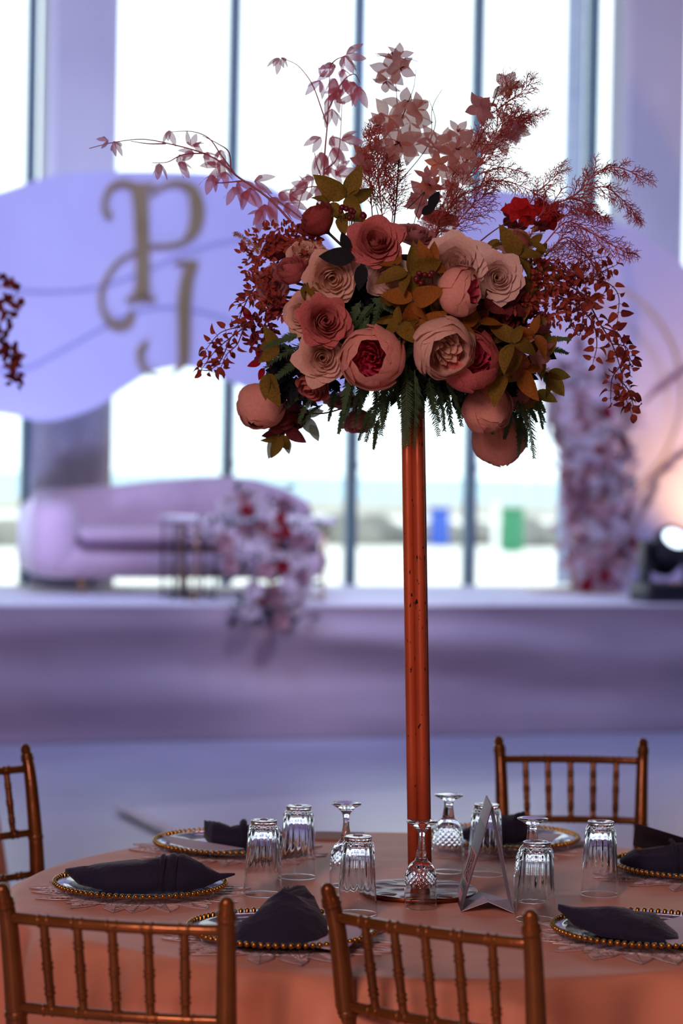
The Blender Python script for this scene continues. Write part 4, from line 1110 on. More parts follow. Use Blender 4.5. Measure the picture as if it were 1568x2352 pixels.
# kind, px, py, diameter px, material, heart, facing right, facing up, toward camera, extra depth, label
FL = [
 ('rose', 862, 556, 122, 'dusty', None, .05, .42, 1, -.02, 'dusty rose opening at the top centre'),
 ('bud', 733, 512, 108, 'brick', None, -.75, .75, .35, .0, 'brick red rose turned up and away'),
 ('bud', 672, 628, 92, 'dusty', None, -.35, .75, .55, -.01, 'dusty rose bud seen from the side'),
 ('rose', 762, 638, 122, 'cream', None, .1, -.28, 1, .0, 'cream rose below the dark leaves'),
 ('rose', 722, 598, 88, 'cream', None, -.1, .5, .8, .04, None),
 ('rose', 690, 578, 70, 'cream', None, -.4, .6, .8, .03, None),
 ('rose', 890, 636, 98, 'ivory', None, .05, -.35, 1, .03, 'ivory rose facing downward'),
 ('rose', 745, 738, 116, 'dusty', None, .35, .10, 1, -.05, 'full dusty rose facing the pole'),
 ('rose', 693, 722, 100, 'cream', None, -.65, .05, .8, .0, 'cream rose half behind the dusty one'),
 ('rose', 740, 822, 110, 'cream', None, .1, -.05, 1, -.03, 'cream rose facing us, lower group'),
 ('bud', 722, 880, 92, 'dusty', None, -.35, -.75, .6, .01, 'dusty rose hanging face down'),
 ('peony', 856, 822, 132, 'peach', 'magenta', -.12, -.04, 1, -.03, 'peach peony with a magenta heart, facing us'),
 ('cabb', 1013, 792, 132, 'cream', 'cream', .30, -.42, .9, -.04, 'closed cream peony tilted down'),
 ('peony', 1072, 836, 128, 'pink', 'magenta', .22, .20, 1, .0, 'open pink peony with magenta heart'),
 ('rose', 1046, 606, 140, 'ivory', None, -.1, .15, 1, .0, 'large ivory rose'),
 ('peony', 1042, 668, 104, 'peach', 'magenta', .85, -.05, .55, -.04, 'peach peony turned sideways'),
 ('rose', 1142, 637, 112, 'ivory', None, .1, .0, 1, -.02, 'ivory rose with pointed petals facing us'),
 ('globe', 1115, 937, 108, 'peach', None, .45, -.5, .6, .03, 'closed peach peony hanging low'),
 ('globe', 1147, 1003, 120, 'peach', None, .12, -1, .25, .07, 'upside down peach peony, lowest of all'),
 ('globe', 600, 930, 106, 'peach', None, -.35, -.75, .5, .08, 'closed peach peony drooping over the sofa side'),
 ('bud', 655, 950, 116, 'maroon', None, .25, -.9, .3, .12, 'dark maroon bloom hanging face down'),
 ('bud', 822, 962, 84, 'mauve', None, .2, -.9, .35, .16, 'dim mauve bloom hanging behind the ferns'),
 ('rose', 788, 922, 84, 'mauve', None, .0, -.8, -.3, .2, None),
 ('rose', 622, 655, 92, 'mauve', None, -.6, .1, .8, .06, 'dim mauve rose behind rust leaves'),
 ('bud', 640, 575, 80, 'brick', None, -.5, .6, .5, .08, None),
 ('bud', 636, 690, 70, 'brick', None, -.7, -.4, .5, .08, None),
 ('rose', 955, 540, 96, 'mauve', None, .2, .7, .5, .16, 'muted bloom behind the russet twigs'),
 ('bud', 1188, 560, 82, 'palepeach', None, .3, .7, .5, .10, 'pale bloom under the scarlet flowers'),
 ('rose', 1010, 500, 80, 'palepeach', None, .1, .8, .4, .2, None),
 ('bud', 1240, 790, 70, 'mauve', None, .7, -.1, .6, .08, None),
 ('bud', 1196, 905, 80, 'mauve', None, .5, -.7, .4, .10, None),
 ('bud', 1240, 745, 64, 'mauve', None, .8, .2, .5, .05, None),
]
centre = Vector((polept(1.9).x, YC, at(935, 700, YC).z))
def vec(fx, fy, fc): return (RI * fx + UP * fy + TOCAM * fc).normalized()
def twig(b, p0, p1, r=.003, sag=.02):
    m_ = (p0 + p1) / 2 - UP * sag; b.tube([p0, m_, p1], [r, r * .9, r * .8], 5)
stems = MB()
for i, (kind, px, py, dia, m, hm, fx, fy, fc, ex, lab) in enumerate(FL):
    Y = YC + depth(px, py) + ex; c = at(px, py, Y); f = vec(fx, fy, fc)
    s = dia / 2 * Y / F / (.90 if kind == 'rose' else .82)
    core, heart, pets, calyx, n_ = flower_mesh(kind, m, hm, i % 3)
    hmid = {'rose': .28, 'bud': .45, 'peony': .5, 'globe': .72, 'cabb': .6}[kind]
    if kind == 'bud': s *= .92
    Wd = toward(c - f * s * hmid, f, s, rnd.uniform(0, 6))
    nm = 'rose' if kind in ('rose', 'bud') else 'peony'
    o = mesh_obj(nm, core, arr, Wd)
    if lab: o['label'] = lab
    q = random.Random(i); off = q.uniform(0, 6)
    for k in range(n_):
        mesh_obj('petal', pets[q.randrange(3)], o, Wd @ Matrix.Rotation(off + 2 * pi * k / n_ + q.uniform(-.12, .12), 4, 'Z') @ Matrix.Scale(q.uniform(.95, 1.06), 4))
    if heart: mesh_obj('flower_heart', heart, o, Wd)
    mesh_obj('calyx', calyx, o, Wd)
    bp0 = c - f * s * (hmid + .1); tgt = centre + (bp0 - centre) * .25
    twig(stems, bp0, tgt, .0028, .005)
stems.build('stems', mt['stemgreen'], arr, ID)['kind'] = 'stuff'

# pointed voile blossoms and leaf whorls
def star_mesh(name, n_, w, tilt, curl, m, seed, pointy=1.0, jag=0):
    q = random.Random(seed); b = MB()
    for k in range(n_):
        a = 2 * pi * k / n_ + q.uniform(-.25, .25); L = q.uniform(.8, 1.08); tl_ = tilt + q.uniform(-.25, .25); tw = q.uniform(-.3, .3)
        def fn(u, v):
            x = 2 * u - 1; ww = w * sin(pi * (v ** .85) * .97 + .03) ** pointy * x * (1 + jag * sin(v * 40))
            r = L * v * cos(tl_ - curl * v); z = L * v * sin(tl_ - curl * v * .7) + .10 * (abs(x) - .3) * w + tw * ww * .5
            return (r * cos(a) - ww * sin(a), r * sin(a) + ww * cos(a), z)
        b.grid(fn, 4, 7)
    return b.mesh(name, mt[m])
def leaf_mesh(m, w=.34, curl=.35, fold=.25, jag=0.0, name='leaf'):
    b = MB()
    def fn(u, v):
        x = 2 * u - 1; ww = w * sin(pi * v ** .8) ** .9 * (1 + jag * (abs((v * 9) % 1 - .5) - .25))
        return (ww * x, v, -curl * v * v + fold * abs(x) * ww + .02)
    b.grid(fn, 4, 8)
    return b.mesh(name, mt[m])
def leafM(p, d, nrm, L, spin=0):
    """leaf local +Y along d, local +Z along nrm"""
    y = Vector(d).normalized(); z = Vector(nrm); z = z - y * z.dot(y)
    z = z.normalized() if z.length > 1e-4 else y.orthogonal().normalized(); x = y.cross(z)
    M3 = Matrix((x, y, z)).transposed().to_4x4()
    return Matrix.Translation(p) @ M3 @ Matrix.Rotation(spin, 4, 'Y') @ Matrix.Scale(L, 4)
def px_m(n_, Y=None): return n_ * (Y or YC) / F

LF = {m: leaf_mesh(m, .26, .30, .3) for m in ('olive', 'amber', 'darkleaf', 'greyleaf', 'rust', 'maroon', 'crimson')}
LFJ = {m: leaf_mesh(m, .31, .35, .35, .3) for m in ('rust', 'maroon', 'olive', 'amber')}
# olive and amber whorls: px, py, leaf length px, number, material, facing, spin, spread centre angle (deg) or None
WH = [(795, 452, 68, 4, 'olive', (0, .2, 1), 40, 200, .0), (752, 470, 56, 4, 'olive', (-.3, .6, .7), 200, 260, .0), (782, 500, 50, 3, 'olive', (0, .2, 1), 270, 200, .02),
      (938, 628, 66, 5, 'olive', (0, .1, 1), 90, 330, -.01), (985, 612, 58, 3, 'amber', (.2, .2, 1), 60, 160, .0), (950, 690, 66, 4, 'amber', (0, -.3, 1), 280, 220, -.01),
      (918, 745, 50, 4, 'olive', (-.1, 0, 1), 160, 320, .0), (965, 755, 58, 5, 'amber', (0, .2, 1), 30, 330, .0), (905, 610, 44, 3, 'amber', (0, 0, 1), 150, 160, .01),
      (1190, 590, 66, 4, 'olive', (.1, .3, 1), 70, 240, .0), (1218, 560, 46, 3, 'olive', (.3, .4, .8), 40, 150, .04), (1150, 560, 42, 3, 'olive', (0, .5, .8), 150, 150, .05),
      (1175, 790, 66, 5, 'olive', (.1, .1, 1), 60, 350, -.02), (1225, 770, 52, 4, 'amber', (.3, .1, 1), 10, 330, .0), (1155, 862, 66, 4, 'olive', (.1, -.2, 1), 300, 250, .0),
      (1200, 850, 62, 4, 'amber', (.2, -.2, 1), 330, 320, .02), (1240, 820, 50, 4, 'olive', (.4, 0, .9), 350, 320, .04), (1100, 745, 48, 3, 'amber', (0, .4, 1), 120, 200, .02),
      (1060, 745, 56, 3, 'amber', (.1, .5, 1), 20, 120, .0), (996, 738, 44, 3, 'olive', (0, .6, 1), 100, 140, .0), (615, 858, 66, 3, 'olive', (-.2, .3, 1), 265, 50, .02),
      (700, 655, 40, 3, 'olive', (0, 0, 1), 300, 120, .0), (640, 795, 60, 3, 'olive', (-.2, 0, 1), 160, 90, .05), (655, 980, 62, 4, 'maroon', (.2, -.4, .6), 280, 240, .13),
      (640, 1000, 58, 3, 'olive', (0, -.4, .8), 265, 90, .12), (1215, 680, 60, 4, 'olive', (.2, .1, 1), 20, 300, .05), (1230, 900, 60, 3, 'olive', (.3, -.4, .8), 300, 120, .08),
      (1170, 700, 50, 4, 'maroon', (.1, 0, 1), 200, 300, .03), (1120, 710, 46, 4, 'maroon', (0, 0, 1), 300, 300, .03), (1255, 860, 56, 3, 'olive', (.5, -.2, .8), 320, 120, .07),
      (830, 625, 0, 0, 'darkleaf', (0, 0, 1), 0, 0, 0)]
nleaf = 0
for (px, py, L, n_, m, f, ang, spread, ex) in WH:
    if not n_: continue
    Y = YC + depth(px, py) + ex - .02; c = at(px, py, Y); f = vec(*f)
    root_b = MB(); root_b.ball((0, 0, 0), .004, 6, 4)
    W_ = Matrix.Translation(c); o = mesh_obj('leaf_whorl', root_b.mesh('leaf_node', mt['stemgreen']), arr, W_)
    right = UP.cross(f).normalized() * -1
    if right.x < 0: right = -right
    up = right.cross(-f).normalized()
    if up.z < 0: up = -up
    q = random.Random(px * 7 + py)
    for k in range(n_):
        a = R(ang + (spread * (k / (n_ - 1) - .5) if n_ > 1 else 0) + q.uniform(-24, 24))
        d = right * cos(a) + up * sin(a) + f * q.uniform(-.35, .9)
        mesh_obj('leaf', (LFJ if (k % 2 and m in LFJ) else LF)[m], o, leafM(c, d, f + d * .1, px_m(L * q.uniform(.75, 1.25)), q.uniform(-.9, .9)))
# dark rose leaves
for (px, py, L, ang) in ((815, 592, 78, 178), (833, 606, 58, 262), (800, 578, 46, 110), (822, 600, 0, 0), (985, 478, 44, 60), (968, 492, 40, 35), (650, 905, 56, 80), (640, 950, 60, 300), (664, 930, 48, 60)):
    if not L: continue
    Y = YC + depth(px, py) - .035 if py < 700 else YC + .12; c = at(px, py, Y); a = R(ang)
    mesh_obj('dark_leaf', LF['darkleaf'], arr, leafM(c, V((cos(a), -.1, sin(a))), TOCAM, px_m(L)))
# grey green leaves hanging under the drooping peony
for (px, py, L, ang) in ((640, 1000, 60, 245), (690, 960, 62, 320), (700, 955, 46, 20), (655, 1005, 40, 285), (712, 975, 44, 300)):
    c = at(px, py, YC + .13); a = R(ang); mesh_obj('grey_leaf', LF['greyleaf'], arr, leafM(c, V((cos(a), -.1, sin(a))), TOCAM + UP * .3, px_m(L)))

# voile blossoms
ST = {}
for m in ('palepeach', 'orange', 'red', 'maroon', 'mauve', 'palepink'):
    for j in range(3): ST[m, j] = star_mesh('blossom', 6 if m in ('red', 'maroon') else 5, .27 if m != 'red' else .36, (.5, .9, -.2)[j], (.5, .9, -.5)[j], m, j * 5 + 2, 1.25)
BL = [(905, 128, 62, 'palepeach', 0, .9, .3), (893, 160, 60, 'palepeach', 0, -.5, .8), (922, 158, 54, 'palepeach', .5, -.2, .8), (918, 126, 44, 'palepeach', .3, .4, .7), (885, 190, 44, 'palepeach', -.3, -.8, .5),
      (885, 265, 66, 'palepeach', -.5, .2, .8), (930, 240, 66, 'palepeach', .2, .5, .8), (962, 250, 54, 'palepeach', .5, .1, .7), (870, 290, 48, 'palepeach', -.6, -.5, .7), (945, 285, 66, 'palepeach', .3, -.5, .8), (915, 330, 72, 'palepeach', -.2, -.3, .9), (952, 340, 66, 'palepeach', .2, -.6, .7), (898, 350, 50, 'palepeach', -.3, -.3, .8),
      (1000, 330, 62, 'palepeach', .1, .6, .8), (1030, 322, 54, 'palepeach', .4, .5, .7), (1005, 375, 56, 'orange', -.1, .1, 1), (1050, 340, 64, 'palepeach', .2, .2, .9), (1070, 375, 64, 'palepeach', .3, -.4, .8), (1045, 400, 66, 'palepeach', 0, -.6, .8), (1035, 430, 46, 'palepeach', -.1, -.8, .5),
      (1100, 320, 68, 'palepeach', .2, .6, .7), (1100, 250, 54, 'mauve', -.5, -.4, .6), (1112, 238, 40, 'mauve', .2, .5, .6), (1165, 200, 54, 'palepeach', .2, -.6, .7), (1172, 205, 40, 'orange', .8, -.5, .5), (1178, 295, 62, 'palepeach', .3, .2, .8), (1150, 315, 50, 'palepeach', -.2, .2, .8), (1185, 310, 40, 'palepink', .5, -.6, .5),
      (835, 355, 56, 'orange', -.4, .2, .8), (828, 380, 44, 'mauve', -.5, -.4, .8), (988, 425, 62, 'orange', 0, .4, .8), (970, 445, 56, 'mauve', .1, .1, 1), (985, 400, 40, 'mauve', .3, .5, .8), (960, 470, 44, 'mauve', -.2, .2, .9),
      (1045, 468, 56, 'palepink', .2, -.5, .7), (1010, 520, 64, 'palepink', .1, .3, .9), (1052, 300, 44, 'palepeach', .1, .5, .8),
      (1192, 480, 72, 'red', -.1, .4, .8), (1212, 500, 54, 'red', .3, -.3, .8), (1168, 500, 62, 'maroon', -.6, -.3, .5), (1185, 525, 52, 'maroon', -.2, -.8, .5), (1255, 478, 72, 'red', .1, .7, .6), (1262, 505, 66, 'red', .3, -.6, .6), (1240, 520, 50, 'maroon', -.1, -.8, .5), (1236, 475, 44, 'red', -.6, .1, .7),
      (1200, 780, 54, 'mauve', .2, .3, .9), (1235, 830, 60, 'mauve', .4, -.2, .9), (1190, 850, 54, 'palepeach', .1, -.5, .8), (1180, 812, 44, 'palepeach', .1, .1, 1), (1250, 800, 44, 'mauve', .6, .1, .8), (1165, 565, 50, 'mauve', -.1, .6, .8),
      (680, 545, 0, 'red', 0, 0, 0)]
for i, (px, py, d_, m, fx, fy, fc) in enumerate(BL):
    if not d_: continue
    inside = py > 560
    Y = YC + (depth(px, py) - .01 if inside else .05 + .05 * sin(i * 2.3)); c = at(px, py, Y)
    f = vec(fx, fy, fc); s = d_ / 2 * Y / F * (1.75 if m in ('palepeach', 'palepink', 'mauve') and py < 545 else 1.2)
    o = mesh_obj('blossom', ST[m, i % 3], arr, toward(c - f * s * .2, f, s, i * 1.7))
    if m in ('red', 'orange', 'palepeach') and i % 2 == 0:
        b = MB()
        q = random.Random(i)
        for k in range(7):
            a = q.uniform(0, 6.28); b.tube([(0, 0, .05), (.12 * cos(a), .12 * sin(a), .35)], [.015, .03], 4)
        mesh_obj('stamens', b.mesh('stamens', mt['maroon']), o, WM[o])

# branches
def PXY(pts, dy0=0.05, dy1=None):
    n_ = len(pts); dy1 = dy0 if dy1 is None else dy1
    return [at(p[0], p[1], YC + dy0 + (dy1 - dy0) * i / max(1, n_ - 1)) for i, p in enumerate(pts)]
def sm3(P, n_=5):
    out = []; m = len(P)
    for i in range(m - 1):
        p0, p1, p2, p3 = P[max(i - 1, 0)], P[i], P[i + 1], P[min(i + 2, m - 1)]
        for k in range(n_):
            t = k / n_; out.append(0.5 * ((2 * p1) + (p2 - p0) * t + (2 * p0 - 5 * p1 + 4 * p2 - p3) * t * t + (3 * p1 - p0 - 3 * p2 + p3) * t ** 3))
    out.append(P[-1]); return out
def taper(n_, a, b_): return [a + (b_ - a) * i / max(1, n_ - 1) for i in range(n_)]
MAPLE = [star_mesh('leaf', 4, .19, -.9, .3, 'palepink', 31 + j, .8) for j in range(4)]
def maple(parent, px, py, L, ang, dy):
    """hanging group of narrow leaves; ang = direction they hang to, degrees"""
    c = at(px, py, YC + dy); q = random.Random(int(px * 3 + py)); a = R(ang)
    f = vec(-cos(a) * .7, -sin(a) * .7, .6)
    mesh_obj('leaf', MAPLE[q.randrange(4)], parent, toward(c, f, px_m(L) * q.uniform(1.0, 1.4), q.uniform(0, 6)))
def branch(name, paths, r0, m, dy0, dy1, label=None):
    b = MB()
    for i, p in enumerate(paths):
        P = sm3(PXY(p, dy0, dy1)); b.tube(P, taper(len(P), r0 if i == 0 else r0 * .6, r0 * .3), 5)
    o = b.build(name, mt[m], arr, ID)
    if label: o['label'] = label
    return o
o1 = branch('leaf_branch', [[(700, 545), (660, 500), (620, 458), (575, 425), (545, 405), (500, 368), (455, 348), (400, 333), (330, 320), (262, 327), (205, 341)],
     [(540, 400), (510, 360), (480, 318), (440, 302), (395, 303)], [(470, 352), (420, 355), (385, 372), (350, 374)], [(380, 330), (340, 330), (300, 324)], [(530, 395), (525, 350), (500, 330), (465, 312)], [(690, 500), (650, 470), (620, 450), (600, 425)], [(560, 415), (500, 420), (480, 408)]],
    .0028, 'twigpink', .0, .12, 'branch of pale pink voile leaves arching toward the monogram')
for (x, y, L, a) in ((262, 325, 42, 290), (248, 322, 26, 190), (388, 300, 36, 280), (366, 376, 42, 262), (412, 355, 36, 285), (438, 335, 40, 80), (445, 332, 30, 330), (412, 372, 36, 300), (503, 368, 44, 300), (515, 395, 40, 270), (488, 402, 56, 255), (505, 380, 46, 200), (545, 418, 44, 330), (560, 440, 48, 300), (585, 415, 50, 350), (540, 430, 40, 250), (608, 470, 58, 262), (620, 455, 56, 300), (640, 445, 54, 345), (655, 470, 50, 320), (600, 485, 40, 230), (470, 352, 40, 310), (505, 345, 32, 280), (445, 350, 34, 200), (665, 448, 54, 5), (575, 432, 44, 280)):
    maple(o1, x, y, L, a, .07 - (x - 400) * .0001)
o2 = branch('leaf_branch', [[(740, 520), (742, 440), (746, 350), (752, 280), (755, 210), (758, 142)], [(752, 290), (738, 250), (722, 205), (705, 175), (680, 148), (645, 133)], [(742, 420), (728, 380), (722, 350)], [(758, 150), (775, 135), (800, 128)], [(755, 250), (785, 190), (812, 170), (826, 190)], [(745, 390), (770, 370), (780, 330), (785, 240)], [(744, 430), (700, 435), (680, 500)]],
    .0026, 'twigpink', .02, .09, 'upright branch of pale pink voile leaves beside the window mullion')
for (x, y, L, a) in ((640, 133, 34, 250), (648, 132, 26, 290), (735, 185, 46, 240), (738, 175, 40, 90), (795, 125, 46, 10), (790, 128, 44, 300), (770, 150, 50, 200), (785, 160, 50, 280), (768, 180, 46, 250), (790, 185, 46, 300), (810, 188, 50, 260), (822, 200, 44, 290), (765, 215, 44, 270), (775, 235, 42, 60), (762, 250, 46, 270), (785, 208, 44, 200), (735, 315, 50, 230), (760, 315, 52, 330), (785, 318, 46, 0), (765, 340, 54, 300), (738, 350, 50, 265), (745, 400, 50, 80), (715, 405, 46, 215), (705, 430, 44, 170), (770, 400, 50, 20), (735, 425, 50, 265), (755, 385, 44, 300)):
    maple(o2, x, y, L, a, .06)
# thin stems of the central voile blossoms
o3 = branch('blossom_branch', [[(900, 560), (912, 430), (915, 330), (912, 240), (905, 150)], [(912, 300), (935, 240), (950, 200), (955, 158)], [(915, 420), (985, 330), (992, 250), (1015, 205)], [(985, 330), (1000, 280), (985, 230)], [(940, 560), (960, 480), (1000, 380)], [(960, 560), (1010, 480), (1055, 400), (1100, 300)], [(1055, 400), (1110, 300), (1130, 240), (1165, 195)], [(1100, 330), (1140, 330), (1180, 300)], [(870, 500), (850, 420), (832, 360)], [(935, 480), (975, 440), (985, 420)], [(1130, 240), (1145, 200), (1140, 205)]],
    .0020, 'stemgreen', .04, .06, 'thin branch of pale peach voile blossoms')
o4 = branch('blossom_branch', [[(1050, 600), (1120, 540), (1180, 500)], [(1060, 600), (1150, 550), (1250, 535)], [(1150, 550), (1250, 490)]], .0022, 'twig', -.02, .0)

# red leaf sprays, leaf by leaf
SL_ = {m: leaf_mesh(m, .36, .6, .7, .55) for m in ('rust', 'maroon', 'crimson')}
def red_spray(paths, leaf_px, step, m, seed, dy0, dy1, label=None, m2='maroon'):
    q = random.Random(seed); b = MB(); places = []
    for i, p in enumerate(paths):
        P = sm3(PXY(p, dy0, dy1), 6); b.tube(P, taper(len(P), .0022 if i == 0 else .0014, .0007), 5)
        acc = 0; sgn = 1; st = px_m(step)
        for a_, c_ in zip(P, P[1:]):
            L = (c_ - a_).length; acc += L
            if acc > st:
                acc = 0; t = (c_ - a_).normalized()
                for sg in (1, -1):
                    side = t.cross(TOCAM).normalized() * sg
                    d = (t * q.uniform(-.1, .7) + side + TOCAM * q.uniform(-.7, .7) + UP * q.uniform(-.6, .1)).normalized()
                    places.append((c_, d))
        places.append((P[-1], (P[-1] - P[-2]).normalized()))
    for c_, d in places:
        l = px_m(leaf_px) * q.uniform(.7, 1.15); b.tube([c_, c_ + d * l * .35], .0006, 3)
    o = b.build('leaf_spray', mt['twig'], arr, ID)
    if label: o['label'] = label
    for c_, d in places:
        l = px_m(leaf_px) * q.uniform(.75, 1.25)
        mesh_obj('leaf', SL_[m if q.random() < .75 else m2], o, leafM(c_ + d * px_m(leaf_px) * .3, d, Vector((q.uniform(-.6, .6), -1, q.uniform(-.3, .8))), l, q.uniform(-.9, .9)))
    return o
red_spray([[(650, 700), (605, 715), (570, 745), (530, 775), (495, 805), (465, 845)], [(560, 750), (545, 790), (520, 815), (505, 850)], [(580, 735), (548, 750), (505, 765), (475, 800)], [(530, 775), (505, 830), (480, 850), (462, 850)]], 19, 17, 'rust', 1, -.02, .0, 'rust leaf spray trailing down toward the sofa')
red_spray([[(640, 600), (600, 640), (572, 680), (552, 725), (545, 755)], [(590, 650), (565, 690), (545, 700)]], 18, 17, 'rust', 2, .0, .0)
red_spray([[(1230, 640), (1290, 650), (1340, 680), (1375, 740), (1405, 790), (1425, 850), (1432, 900), (1448, 945)], [(1380, 750), (1420, 770), (1440, 810), (1450, 830)], [(1425, 840), (1405, 870), (1402, 920)], [(1405, 790), (1440, 800), (1445, 850)], [(1430, 880), (1445, 900), (1455, 935)]], 22, 17, 'rust', 3, -.05, .02, 'longest rust leaf spray hanging far down at the outer side')
red_spray([[(1240, 620), (1300, 625), (1350, 640), (1390, 620), (1412, 610)], [(1350, 640), (1395, 650), (1420, 680), (1418, 730)], [(1300, 630), (1340, 600), (1385, 590)]], 22, 18, 'rust', 4, -.05, .0)
red_spray([[(1260, 670), (1320, 700), (1360, 740), (1370, 790), (1362, 830)], [(1340, 720), (1330, 770), (1310, 745)]], 21, 17, 'rust', 5, -.07, -.02)

# crimson rounded leaves at the side
for (px, py, L, ang) in ((590, 760, 40, 250), (598, 790, 44, 270), (575, 735, 36, 120), (610, 740, 40, 60), (612, 770, 36, 330), (600, 830, 34, 200), (612, 828, 36, 320), (605, 845, 30, 250), (640, 850, 34, 30)):
    c = at(px, py, YC + .02); a = R(ang); mesh_obj('crimson_leaf', LF['crimson'], arr, leafM(c, V((cos(a), -.2, sin(a))), TOCAM, px_m(L) * 1.0))

# dense tiny rust foliage (far too many to pick apart)
def foliage(name, regions, m, n_, size, seed, w=.42, kind='stuff', surf=None, label=None):
    q = random.Random(seed); b = MB()
    for _ in range(n_):
        x, y, rx, ry, dy = q.choice(regions)
        while True:
            u, v = q.uniform(-1, 1), q.uniform(-1, 1)
            if u * u + v * v < 1: break
        px, py = x + u * rx, y + v * ry; Y = YC + depth(px, py) + dy + q.uniform(-.025, .03)
        c = at(px, py, Y); d = Vector((u + q.gauss(0, .8), q.gauss(-.3, .8), -v + q.gauss(0, .8))).normalized()
        e = d.cross(Vector((q.gauss(0, .4), -1, q.gauss(0, .4)))).normalized(); n2 = d.cross(e); L = px_m(size) * q.uniform(.6, 1.25)
        k = w * L * .5
        b.add([c, c + d * L * .3 + e * k, c + d * L * .7 + e * k * .8, c + d * L - n2 * L * .1, c + d * L * .7 - e * k * .8, c + d * L * .3 - e * k, c + d * L * .5 + n2 * L * .14],
              [(0, 1, 6), (1, 2, 6), (2, 3, 6), (3, 4, 6), (4, 5, 6), (5, 0, 6)])
    o = b.build(name, mt[m], arr, ID, smooth=False); o['kind'] = kind
    if label: o['label'] = label
    return o
foliage('rust_foliage', [(600, 560, 45, 40, .02), (590, 600, 38, 55, .02), (650, 540, 50, 28, .03), (690, 560, 40, 40, .03), (600, 650, 28, 50, .02), (640, 700, 30, 30, .05)], 'rust', 420, 19, 1)
foliage('rust_foliage', [(1270, 640, 50, 38, -.0), (1220, 625, 40, 35, .02), (1300, 700, 45, 45, .0), (1260, 690, 50, 50, .02), (1200, 690, 40, 30, .02), (1345, 670, 40, 30, .0)], 'rust', 520, 19, 2)
foliage('wine_foliage', [(1140, 700, 60, 40, .05), (1180, 740, 50, 40, .05), (1120, 740, 40, 30, .06), (600, 770, 30, 50, .06)], 'maroon', 420, 22, 3)
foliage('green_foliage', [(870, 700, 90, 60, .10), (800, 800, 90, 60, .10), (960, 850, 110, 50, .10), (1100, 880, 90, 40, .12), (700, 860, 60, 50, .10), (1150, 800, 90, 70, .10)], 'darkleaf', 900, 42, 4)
foliage('olive_foliage', [(1190, 800, 70, 90, .05), (1200, 640, 60, 60, .06), (960, 700, 60, 60, .04), (1000, 640, 50, 50, .05)], 'olive', 160, 44, 5)
# the hidden core
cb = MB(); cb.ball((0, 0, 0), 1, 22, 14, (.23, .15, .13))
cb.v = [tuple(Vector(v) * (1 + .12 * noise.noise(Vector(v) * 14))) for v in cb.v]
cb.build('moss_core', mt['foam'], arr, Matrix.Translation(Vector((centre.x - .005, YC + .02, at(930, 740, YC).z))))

# berries
bq = random.Random(4); bb = MB()
for (x, y, n_, rx) in ((975, 645, 9, 22), (795, 482, 4, 14), (835, 500, 2, 12), (805, 495, 3, 10)):
    for _ in range(n_):
        px, py = x + bq.uniform(-rx, rx), y + bq.uniform(-rx, rx); c = at(px, py, YC + depth(px, py) - .05)
        o = MB().ball((0, 0, 0), px_m(bq.uniform(4.5, 8)), 8, 6).build('berry', mt['berry'], arr, Matrix.Translation(c))
        bb.tube([c, c + V((bq.uniform(-.01, .01), .03, -.02))], .0008, 3)
bb.build('berry_stems', mt['twig'], arr, ID)

# filigree russet twigs
def filigree(path, n_side, side_px, seed, m='filigree', dy0=.0, dy1=.0, r=.0019, label=None, name='twig_spray', fork=5, twig_px=11, droop=0):
    q = random.Random(seed); P = sm3(PXY(path, dy0, dy1), 6); b = MB(); b.tube(P, taper(len(P), r, r * .45), 4)
    def seg(p, d, L, rr_, lvl):
        e = p + d * L; mid = p + d * L * .5 + Vector((q.gauss(0, 1), q.gauss(0, 1), q.gauss(0, 1))) * L * .05
        b.tube([p, mid, e], [rr_, rr_ * .85, rr_ * .7], 3)
        if lvl == 0: return
        n2 = 3 if lvl == 1 else fork + 2
        for k in range(n2):
            t = (k + .7) / n2; o_ = p + d * L * t; sg = 1 if k % 2 else -1
            ax_ = (TOCAM + Vector((q.gauss(0, .5), q.gauss(0, .5), q.gauss(0, .5)))).normalized()
            d2 = (Matrix.Rotation(sg * R(q.uniform(28, 55)), 3, ax_) @ d).normalized()
            l2 = L * (.48 if lvl == 2 else .5) * (1.1 - .4 * t) if lvl == 2 else px_m(twig_px) * q.uniform(.6, 1.1)
            seg(o_, d2, l2, rr_ * .75, lvl - 1)
    for k in range(n_side):
        t = .12 + .88 * k / n_side; f = t * (len(P) - 1); i = min(int(f), len(P) - 2); p = P[i].lerp(P[i + 1], f - i)
        d = (P[i + 1] - P[i]).normalized(); sg = 1 if k % 2 else -1
        ax_ = (TOCAM + Vector((q.gauss(0, .6), 0, q.gauss(0, .6)))).normalized()
        d2 = (Matrix.Rotation(sg * R(q.uniform(25, 50)), 3, ax_) @ d - UP * droop).normalized()
        seg(p, d2, px_m(side_px) * (1.15 - .65 * t) * q.uniform(.8, 1.15), r * .55, 2)
    seg(P[-1], (P[-1] - P[-2]).normalized(), px_m(side_px * .5), r * .4, 2)
    o = b.build(name, mt[m], arr, ID, smooth=False)
    if label: o['label'] = label
    return o
filigree([(880, 520), (872, 440), (868, 380), (862, 310)], 34, 62, 1, dy0=.0, dy1=.02, label='bushy upright russet twig spray above the top rose')
filigree([(900, 510), (905, 440), (900, 370)], 24, 54, 2, dy0=.04, dy1=.06)
filigree([(855, 500), (850, 430), (846, 360), (855, 300)], 24, 48, 22, dy0=.02, dy1=.04)
filigree([(985, 600), (1010, 520), (1060, 430), (1110, 350), (1150, 280), (1170, 200)], 40, 80, 3, dy0=.0, dy1=.05, label='tall russet twig spray leaning across the window')
filigree([(1090, 400), (1130, 330), (1170, 290), (1200, 275)], 18, 66, 4, dy0=.02, dy1=.04)
filigree([(1020, 560), (1060, 500), (1100, 460), (1125, 430)], 18, 60, 5, dy0=.0, dy1=.0)
